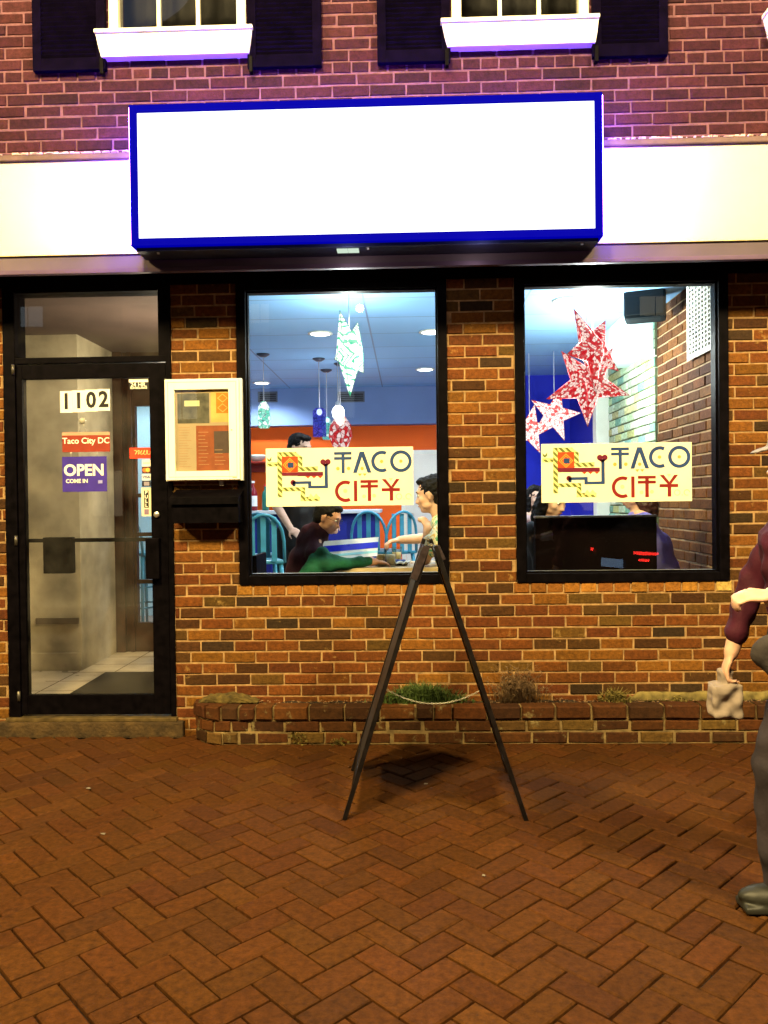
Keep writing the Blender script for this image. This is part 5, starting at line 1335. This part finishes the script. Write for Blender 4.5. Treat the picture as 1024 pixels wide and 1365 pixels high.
def shirtmat():
    m, nt, out = newmat('tropical_shirt'); L = nt.links; p = N(nt, 'ShaderNodeBsdfPrincipled'); p.inputs['Roughness'].default_value = .85
    tc = N(nt, 'ShaderNodeTexCoord'); n1 = N(nt, 'ShaderNodeTexNoise'); n1.inputs['Scale'].default_value = 16; n1.inputs['Detail'].default_value = 2; n1.inputs['Distortion'].default_value = 2.5
    L.new(tc.outputs['Object'], n1.inputs['Vector']); a_ = N(nt, 'ShaderNodeMapRange'); a_.inputs[1].default_value = .57; a_.inputs[2].default_value = .59; L.new(n1.outputs['Fac'], a_.inputs[0])
    b_ = N(nt, 'ShaderNodeMapRange'); b_.inputs[1].default_value = .40; b_.inputs[2].default_value = .38; L.new(n1.outputs['Fac'], b_.inputs[0])
    m1 = N(nt, 'ShaderNodeMix', data_type='RGBA'); m1.inputs[6].default_value = (.80, .78, .58, 1); m1.inputs[7].default_value = (.10, .42, .22, 1); L.new(a_.outputs[0], m1.inputs[0])
    m2 = N(nt, 'ShaderNodeMix', data_type='RGBA'); m2.inputs[7].default_value = (.75, .48, .12, 1); L.new(b_.outputs[0], m2.inputs[0]); L.new(m1.outputs[2], m2.inputs[6]); L.new(m2.outputs[2], p.inputs['Base Color']); L.new(p.outputs[0], out.inputs[0]); return m
M_shirt = shirtmat()
mb = MB(); seg(mb, [nb + Vector((.01, 0, -.02)), ch_, pv_], [.088, .165, .17]); seg(mb, [nb + Vector((0, 0, -.03)), shF, shF.lerp(elF, .6)], [.08, .080, .075]); seg(mb, [nb + Vector((0, 0, -.03)), shN, shN.lerp(elN, .55)], [.08, .085, .088])
remesh('shirt', mb, M_shirt, man, .012, 2, disp=(.012, 12))
mb = MB()
for y in (-.1, .1): seg(mb, [pv_ + Vector((0, y, 0)), pv_ + Vector((-.42, y, .02)), pv_ + Vector((-.40, y, -.42))], [.13, .09, .07])
remesh('trousers', mb, mat('denim', (.02, .03, .07), .9), man, .014, 2); face_bits(man, hc, Rm, s)
def chair(x, y, z, rz, label):
    t = thing('dining_chair', label, 'chair', (x, y, z)); t.rotation_euler = (0, 0, R(rz)); mm = M_black
    def pt(name, m): o = m.build(name, mm); o.parent = t; return o
    pt('seat', MB().box(-.2, .2, -.2, .2, .42, .45, bev=.012)); pt('backrest', MB().box(-.2, -.17, -.19, .19, .60, .88, bev=.012))
    for a_ in (-1, 1):
        for b_ in (-1, 1): pt('leg', MB().tube([(a_ * .18, b_ * .18, 0), (a_ * .18, b_ * .18, .42 if a_ > 0 else .60)], .014, 8))
chair(U(437, 690, .62).x - .30, .64, FZ, 0, 'black dining chair the boy with glasses sits on'); chair(U(576, 660, .78).x + .25, .78, FZ, 180, 'black dining chair under the man in tropical shirt')

# --- man standing at the bar, dressed in black
D_ = 2.25
hc = U(400, 598, D_); hc = Vector((hc.x, D_, hc.z)); Rm = rotm(-32, 12)
wt = thing('person', 'tall man with short dark hair standing in black clothes near the bar', 'person', (hc.x, D_, FZ))
mb = MB(); s = 1.08
head(mb, hc, Rm, s)
nb = hc + Vector((-.02, .02, -.17)); pv_ = Vector((hc.x - .03, D_ + .03, FZ + .95))
seg(mb, [hc + Vector((-.01, 0, -.05)), nb], [.055, .06]); seg(mb, [nb, nb + Vector((0, 0, -.22)), pv_], [.08, .15, .14])
sA, sB = nb + Vector((-.12, -.16, -.05)), nb + Vector((.12, .16, -.05)); eA, eB = sA + Vector((-.05, -.02, -.30)), sB + Vector((.08, .02, -.30)); wA, wB = eA + Vector((.14, -.12, -.20)), eB + Vector((.10, -.14, -.16))
seg(mb, [nb, sA, eA, wA], [.07, .06, .045, .03]); seg(mb, [nb, sB, eB, wB], [.07, .06, .045, .03]); hand(mb, wA, (.6, -.6, -.3), (-.5, -.3, .8), 1, .7, 1); hand(mb, wB, (.3, -.8, -.3), (.3, 0, .9), 1, .7, -1)
for k in (-1, 1): seg(mb, [pv_ + Vector((.09 * k, .02, 0)), Vector((hc.x + .11 * k, D_, FZ + .50)), Vector((hc.x + .12 * k, D_ + .03, FZ + .08))], [.10, .068, .045]); mb.ell((hc.x + .13 * k, D_ - .04, FZ + .035), (.05, .12, .035))
remesh('body', mb, M_skin2, wt, .009, 3)
hb = MB(); hairshape(hb, hc, Rm, s); remesh('hair', hb, M_hair, wt, .008, 2, disp=(.007, 60))
mb = MB(); seg(mb, [nb + Vector((0, 0, -.03)), nb + Vector((0, 0, -.22)), pv_ + Vector((0, 0, -.05))], [.085, .175, .165]); seg(mb, [nb + Vector((0, 0, -.04)), sA, sA.lerp(eA, .8)], [.08, .08, .07]); seg(mb, [nb + Vector((0, 0, -.04)), sB, sB.lerp(eB, .8)], [.08, .08, .07])
remesh('shirt', mb, M_ink, wt, .014, 2, disp=(.01, 12))
mb = MB()
for k in (-1, 1): seg(mb, [pv_ + Vector((.09 * k, .02, 0)), Vector((hc.x + .11 * k, D_, FZ + .50)), Vector((hc.x + .12 * k, D_ + .03, FZ + .10))], [.125, .088, .07])
remesh('trousers', mb, M_ink, wt, .014, 2); face_bits(wt, hc, Rm, s)

# --- seated people behind the booth
def seated(px, py, Y, yaw, pitch, label, top, topname, hairm=M_hair, long=1, s=1.0, skin=M_skin2, lean=0):
    hc = U(px, py, Y); hc = Vector((hc.x, Y, hc.z)); Rm = rotm(yaw, pitch)
    t = thing('person', label, 'person', (hc.x, Y, FZ)); mb = MB(); head(mb, hc, Rm, s); f = Rm @ Vector((1, 0, 0)); f.z = 0; f.normalize(); sd = Vector((-f.y, f.x, 0))
    nb = hc - f * .04 + Vector((0, 0, -.16 * s)); pv_ = Vector((hc.x, Y, .0)) - f * (.10 + lean) + Vector((0, 0, .74))
    ch_ = nb.lerp(pv_, .4)
    seg(mb, [hc - f * .01 + Vector((0, 0, -.05)), nb], [.05 * s, .055 * s]); seg(mb, [nb, ch_, pv_], [.07, .12, .13])
    arms = []
    for k in (1, -1):
        a = nb + sd * .165 * k + Vector((0, 0, -.05)); e = a + Vector((0, 0, -.26)) + f * .08; w_ = e + f * .22 + Vector((0, 0, .03)) - sd * .05 * k
        seg(mb, [nb, a, e, w_], [.06, .055, .042, .028]); hand(mb, w_, f, (0, 0, 1), .9, .6, k); arms.append((a, e, w_))
        seg(mb, [pv_ + sd * .09 * k, pv_ + f * .40 + sd * .09 * k, pv_ + f * .40 + sd * .09 * k + Vector((0, 0, -.42))], [.09, .065, .045]); mb.ell(pv_ + f * .44 + sd * .09 * k + Vector((0, 0, -.48)), (.06, .06, .035))
    remesh('body', mb, skin, t, .009, 3)
    hb = MB(); hairshape(hb, hc, Rm, s, long); remesh('hair', hb, hairm, t, .008, 2, disp=(.010, 45))
    mb = MB(); seg(mb, [nb + Vector((0, 0, -.03)), ch_, pv_], [.08, .15, .15])
    for a, e, w_ in arms: seg(mb, [nb + Vector((0, 0, -.04)), a, e, e.lerp(w_, .7)], [.075, .072, .058, .045])
    remesh(topname, mb, top, t, .013, 2, disp=(.012, 12)); 
    mb = MB()
    for k in (1, -1): seg(mb, [pv_ + sd * .09 * k, pv_ + f * .40 + sd * .09 * k, pv_ + f * .40 + sd * .09 * k + Vector((0, 0, -.40))], [.12, .085, .06])
    remesh('trousers', mb, MATS['denim'], t, .014, 2); face_bits(t, hc, Rm, s); return t
seated(737, 667, .62, -50, 22, 'woman in black jacket looking down behind the booth bench', mat('cloth_black', (.012, .012, .016), .8), 'jacket', s=1.0)
seated(845, 655, .66, 175, 20, 'person in lavender top with bent head behind the booth bench', mat('cloth_lavender', (.20, .17, .50), .85, var=.15), 'sweater', hairm=mat('hair_auburn', (.030, .010, .010), .5, var=.5, scale=60, bump=.8), s=1.0, lean=.1)
seated(714, 664, 2.6, -70, 5, 'pale faced person seated far back against the blue wall', mat('cloth_grey_pink', (.5, .34, .36), .85), 'blouse', s=.95)
ch2 = chair(X(714, 664, 2.6) - .02, 2.72, FZ, -70, 'black dining chair of the pale faced person far back')

# --- walking person on the pavement, facing -x
Y0 = -1.97; WX = -.07 + .05
wk = thing('person', 'person in maroon top and cap walking past on the pavement', 'person', (1.42, Y0, 0))
hc = Vector((1.415 + WX, Y0 - .01, 1.56)); Rm = rotm(180, 6)
mb = MB(); head(mb, hc, Rm, 1.0)
nb = hc + Vector((.035, 0, -.16)); ch_ = Vector((1.44 + WX, Y0, 1.22)); pv_ = Vector((1.47 + WX, Y0, .93))
seg(mb, [hc + Vector((.01, 0, -.05)), nb], [.052, .056]); seg(mb, [nb, ch_, pv_], [.075, .125, .125])
sA, sB = nb + Vector((.01, -.17, -.06)), nb + Vector((.01, .17, -.06))
eA, wA = Vector((1.410, Y0 - .22, 1.12)), Vector((1.205, Y0 - .19, 1.10))    # near arm bent, forearm forward
eB, wB = Vector((1.32, Y0 + .25, 1.04)), Vector((1.245, Y0 + .22, .83))    # far arm swinging forward
seg(mb, [nb, sA, eA, wA], [.065, .058, .043, .028]); seg(mb, [nb, sB, eB, wB], [.065, .058, .043, .028])
hand(mb, wA, (-1, .1, .05), (0, -.4, 1), 1.0, 1.0, 1); hand(mb, wB, (-.35, 0, -1), (-.9, .2, .3), 1.0, 1.0, 1)
hipA, hipB = pv_ + Vector((0, -.09, -.02)), pv_ + Vector((0, .09, -.02))
kA, aA = Vector((1.285, Y0 - .10, .50)), Vector((1.315, Y0 - .10, .10)); kB, aB = Vector((1.52, Y0 + .10, .50)), Vector((1.80, Y0 + .10, .24))
seg(mb, [hipA, kA, aA], [.095, .062, .040]); seg(mb, [hipB, kB, aB], [.095, .062, .040])
mb.ell((1.270, Y0 - .10, .045), (.12, .044, .040)); mb.ell((1.80, Y0 + .10, .15), (.05, .044, .11), rotm(0, 20))
remesh('body', mb, M_skin2, wk, .0085, 3)
hb = MB(); hairshape(hb, hc, Rm, 1.0); remesh('hair', hb, mat('hair_grey', (.12, .10, .09), .6, bump=.5), wk, .008, 2, disp=(.006, 60))
cp_ = MB(); cp_.ell(hc + Rm @ Vector((-.012, 0, .065)), (.112, .092, .075), Rm, 20, 12); cp_.ell(hc + Rm @ Vector((.105, 0, .058)), (.062, .066, .007), Rm @ rotm(0, 12))
remesh('cap', cp_, mat('cap_grey', (.20, .19, .22), .85, bump=.3), wk, .006, 2)
mb = MB(); seg(mb, [nb + Vector((0, 0, -.02)), Vector((1.435 + WX, Y0, 1.26)), ch_, pv_ + Vector((0, 0, .06))], [.078, .148, .150, .150]); seg(mb, [nb + Vector((0, 0, -.04)), sA, eA, eA.lerp(wA, .45)], [.078, .070, .056, .047]); seg(mb, [nb + Vector((0, 0, -.04)), sB, eB, eB.lerp(wB, .7)], [.078, .070, .055, .042])
remesh('maroon_jacket', mb, mat('cloth_wine', (.045, .002, .013), .8, var=.25, scale=10, bump=.4, bscale=80), wk, .010, 1, disp=(.016, 17))
mb = MB(); seg(mb, [eA.lerp(wA, .42), wA + Vector((.02, 0, 0))], [.046, .036]); remesh('white_cuff', mb, mat('cloth_white', (.75, .70, .62), .8, bump=.3), wk, .007, 2, disp=(.012, 30))
mb = MB(); seg(mb, [hipA + Vector((0, 0, .03)), kA, aA + Vector((0, 0, -.01))], [.120, .098, .088]); seg(mb, [hipB + Vector((0, 0, .03)), kB, aB], [.120, .085, .068]); seg(mb, [hipA, hipB], [.12, .12])
remesh('trousers', mb, mat('cloth_slate', (.026, .020, .026), .95, var=.4, scale=8, bump=.6), wk, .010, 1, disp=(.016, 13))
mb = MB(); mb.ell((1.265, Y0 - .10, .048), (.135, .052, .042)); mb.ell((1.330, Y0 - .10, .075), (.065, .050, .050)); mb.box(1.14, 1.395, Y0 - .15, Y0 - .05, .004, .03, bev=.01)
remesh('shoe', mb, mat('shoe_dark', (.018, .018, .014), .5), wk, .006, 2)
mb = MB(); mb.ell((1.81, Y0 + .10, .14), (.055, .050, .13), rotm(0, 20)); remesh('shoe', mb, MATS['shoe_dark'], wk, .008, 2)
# bag slung at the hip and a pale paper bag in the far hand
t = thing('shoulder_bag', 'slate grey shoulder bag slung at the walking persons hip', 'bag', (1.38, Y0 - .2, .78))
mb = MB(); mb.ell((1.30, Y0 - .20, .90), (.155, .05, .085)); remesh('bag_body', mb, mat('bag_grey', (.034, .028, .028), .9, bump=.5), t, .01, 1, disp=(.024, 11))
m = MB(); m.tube([(1.20, Y0 - .20, .93), (1.25, Y0 - .25, 1.12), (1.32, Y0 - .21, 1.34), (1.38, Y0 - .08, 1.44)], .010, 8); m.build('strap', MATS['bag_grey'], t)
t = thing('paper_bag', 'crumpled pale pink paper bag in the walking persons far hand', 'bag', (1.24, Y0 + .2, .56))
mb = MB(); mb.box(1.165, 1.275, Y0 + .18, Y0 + .26, .585, .715, bev=.015); mb.box(1.20, 1.25, Y0 + .20, Y0 + .24, .70, .765, bev=.012); remesh('bag_paper', mb, mat('paper_pink', (.26, .21, .18), .85, bump=.4), t, .005, 0, disp=(.016, 24))

# ------------------------------------------------------------------ across the street (seen only as reflections): facing building and a parked car
YO = -22
ob_ = thing('facing_building', 'brick building across the street with some lit windows', 'building', (0, YO, 0))
M_far = mat('far_brick', (.16, .07, .045), .9, var=.3, scale=3)
MB().box(-22, 26, YO - 8, YO, -.1, 11).build('wall', M_far, ob_)
rnd = random.Random(4)
E_win = [emis('lit_window_warm', (1, .82, .5), 1.6), emis('lit_window_cool', (.75, .9, 1), 1.3)]
for fl_ in range(3):
    for k in range(-7, 9):
        x = k * 2.7 + .4; z = 1.0 + fl_ * 3.3
        lit = rnd.random() < .34
        w_ = MB().box(x - .6, x + .6, YO + .001, YO + .06, z, z + 1.7, bev=.01).build('window', M_black, ob_)
        MB().box(x - .52, x - .02, YO + .0605, YO + .07, z + .07, z + 1.63).box(x + .02, x + .52, YO + .0605, YO + .07, z + .07, z + 1.63).build('pane', rnd.choice(E_win) if lit else mat('pane_dark', (.02, .025, .03), .15, bump=0), w_)
car = thing('parked_car', 'dark saloon car parked at the kerb with red tail lights on', 'car', (2.75, -7.35, -.16))
M_car = mat('car_paint', (.012, .012, .015), .25, metal=.3, var=.05, bump=0)
x0c = 2.75; yc = -7.35; zc_ = -.16
prof = [(0, .28), (.02, .62), (.08, .88), (.55, .98), (1.05, 1.38), (1.9, 1.46), (2.6, 1.40), (3.25, 1.02), (4.25, .88), (4.5, .70), (4.55, .30)]
mb = MB(); n = len(prof); secs = [(-.88, .0), (-.84, .04), (.84, .04), (.88, .0)]
vs = []
for yy, ins_ in ((-.90, .05), (-.86, 0), (.86, 0), (.90, .05)):
    for (x, z) in prof:
        k = 1 if z < 1.0 else (.80 if abs(yy) > .5 else 1)
        vs.append((x0c + x, yc + yy * (.82 if z > 1.05 else 1), zc_ + z - ins_ * .4))
    for (x, z) in reversed(prof): pass
nb_ = n
fs = []
for s_ in range(3):
    for i in range(n - 1): fs.append((s_ * n + i, s_ * n + i + 1, (s_ + 1) * n + i + 1, (s_ + 1) * n + i))
    fs.append((s_ * n + n - 1, s_ * n, (s_ + 1) * n, (s_ + 1) * n + n - 1))
fs += [list(range(n))[::-1], list(range(3 * n, 4 * n))]
mb.add(vs, fs); mb.build('body', M_car, car)
for xw in (.85, 3.65):
    for s_ in (-1, 1):
        Mw = Matrix.Translation((x0c + xw, yc + s_ * .84, zc_ + .32)) @ Matrix.Rotation(R(90), 4, 'X')
        wh = MB().lathe((0, 0, 0), [(.20, -.10), (.30, -.10), (.32, -.06), (.32, .06), (.30, .10), (.20, .10)], 24, Mw).build('wheel', mat('tyre', (.02, .02, .02), .8), car)
        MB().lathe((0, 0, 0), [(0, -.08), (.19, -.09), (.20, -.07), (.20, .07), (.19, .09), (0, .08)], 24, Mw).build('rim', mat('rim', (.4, .4, .42), .3, metal=.8), wh)
E_tail = emis('tail_light_glow', (1, .03, .02), 26)
for s_ in (-1, 1): MB().box(x0c - .02, x0c + .14, yc + s_ * .88 - (.36 if s_ > 0 else 0), yc + s_ * .88 + (.36 if s_ < 0 else 0) + s_ * .03, zc_ + .72, zc_ + .765, bev=.01).box(x0c - .02, x0c + .05, yc + s_ * .80 - (.16 if s_ > 0 else 0), yc + s_ * .80 + (.16 if s_ < 0 else 0) + s_ * .03, zc_ + .62, zc_ + .655, bev=.008).build('tail_light', E_tail, car)
MB().box(x0c - .02, x0c, yc - .26, yc + .26, zc_ + .48, zc_ + .62).build('number_plate', mat('plate_blue', (.35, .5, .75), .4, bump=0, emit=(.3, .55, 1), es=3.0), car)  # lit look put into the plate itself as a blue glow
MB().add([(x0c + .60, yc - .66, zc_ + 1.015), (x0c + .60, yc + .66, zc_ + 1.015), (x0c + 1.03, yc + .62, zc_ + 1.385), (x0c + 1.03, yc - .62, zc_ + 1.385)], [(0, 1, 2, 3)]).build('rear_window', mat('car_glass', (.02, .02, .025), .08, bump=0), car)
MB().box(x0c - .05, x0c + .02, yc - .85, yc + .85, zc_ + .30, zc_ + .45, bev=.02).build('bumper', M_car, car)

car.location = (3.36, -8.0, -.16); car.rotation_euler = (0, 0, R(-25))

# ------------------------------------------------------------------ street lamps (posts at the kerb behind the viewer; the furthest is added as fill), dusk sky
def street_lamp(x, y, h, arm, power, colr, label, rad=.5):
    t = thing('street_lamp', label, 'street lamp', (x, y, 0), 'street lamps at the kerb')
    MB().lathe((x, y, 0), [(.0, 0), (.16, 0), (.16, .05), (.11, .12), (.10, .5), (.075, .55), (.06, h * .6), (.045, h - .1), (.03, h)], 16).build('pole', M_black, t)
    hx, hy = x + arm[0], y + arm[1]
    MB().tube([(x, y, h - .1), (x + arm[0] * .4, y + arm[1] * .4, h + .12), (hx, hy, h + .1)], .03).build('arm', M_black, t)
    hd = MB().lathe((hx, hy, h - .02), [(0, .18), (.08, .17), (.2, .08), (.24, 0), (.22, -.01), (0, .0)], 20).build('lamp_head', M_black, t)
    MB().lathe((hx, hy, h - .045), [(0, -.07), (.08, -.06), (.14, -.02), (.15, .02)], 16).build('lamp_glass', emis('lamp_glow_%d' % int(x * 10), colr, 30), hd)
    ld = bpy.data.lights.new('street_lamp_light', 'SPOT'); ld.energy = power; ld.color = colr; ld.shadow_soft_size = rad; ld.spot_size = R(160); ld.spot_blend = .4
    lo = bpy.data.objects.new('lamp_light', ld); COL.objects.link(lo); lo.parent = t
    lo.location = Vector((hx, hy, h - .16)) - Vector(t.location)
    tgt = Vector((0, -.5, 1.0)); lo.rotation_euler = (tgt - Vector((hx, hy, h - .16))).to_track_quat('-Z', 'Y').to_euler()
street_lamp(-1.9, -6.3, 7.5, (.25, .35), 6400, (1.0, .75, .33), 'black kerbside lamp post with warm lamp behind the viewer, nearest the door')
street_lamp(4.6, -6.35, 7.0, (-.25, .35), 4700, (1.0, .77, .38), 'black kerbside lamp post with warm lamp behind the parked car')
street_lamp(-7.4, -6.3, 7.0, (.25, .35), 4400, (1.0, .75, .31), 'added black kerbside lamp post, out of view furthest down the street')  # extra lamp added as fill to soften the sandwich board's shadows
w = bpy.data.worlds.new('World'); sc.world = w; w.use_nodes = True
nt = w.node_tree; bg = nt.nodes.get('Background') or nt.nodes.new('ShaderNodeBackground')
sky = nt.nodes.new('ShaderNodeTexSky'); sky.sky_type = 'NISHITA'; sky.sun_disc = False; sky.sun_elevation = R(-2.5); sky.sun_rotation = R(200)
nt.links.new(sky.outputs[0], bg.inputs[0]); bg.inputs[1].default_value = .05
# the last of the dusk light, very weak
sd = bpy.data.lights.new('sun', 'SUN'); sd.energy = .02; sd.angle = R(10); sd.color = (.6, .7, 1)
so_ = bpy.data.objects.new('sun', sd); COL.objects.link(so_); so_.rotation_euler = (R(55), 0, R(-20)); so_.location = (0, -10, 12)

sc.view_settings.view_transform = 'Standard'; sc.view_settings.look = 'None'; sc.view_settings.exposure = 0; sc.view_settings.gamma = 1
try:
    sc.cycles.use_denoising = True; sc.cycles.denoiser = 'OPENIMAGEDENOISE'
except Exception: pass
sc.cycles.max_bounces = 8; sc.cycles.transparent_max_bounces = 16; sc.cycles.glossy_bounces = 4; sc.cycles.diffuse_bounces = 4
sc.cycles.caustics_reflective = False; sc.cycles.sample_clamp_indirect = 6
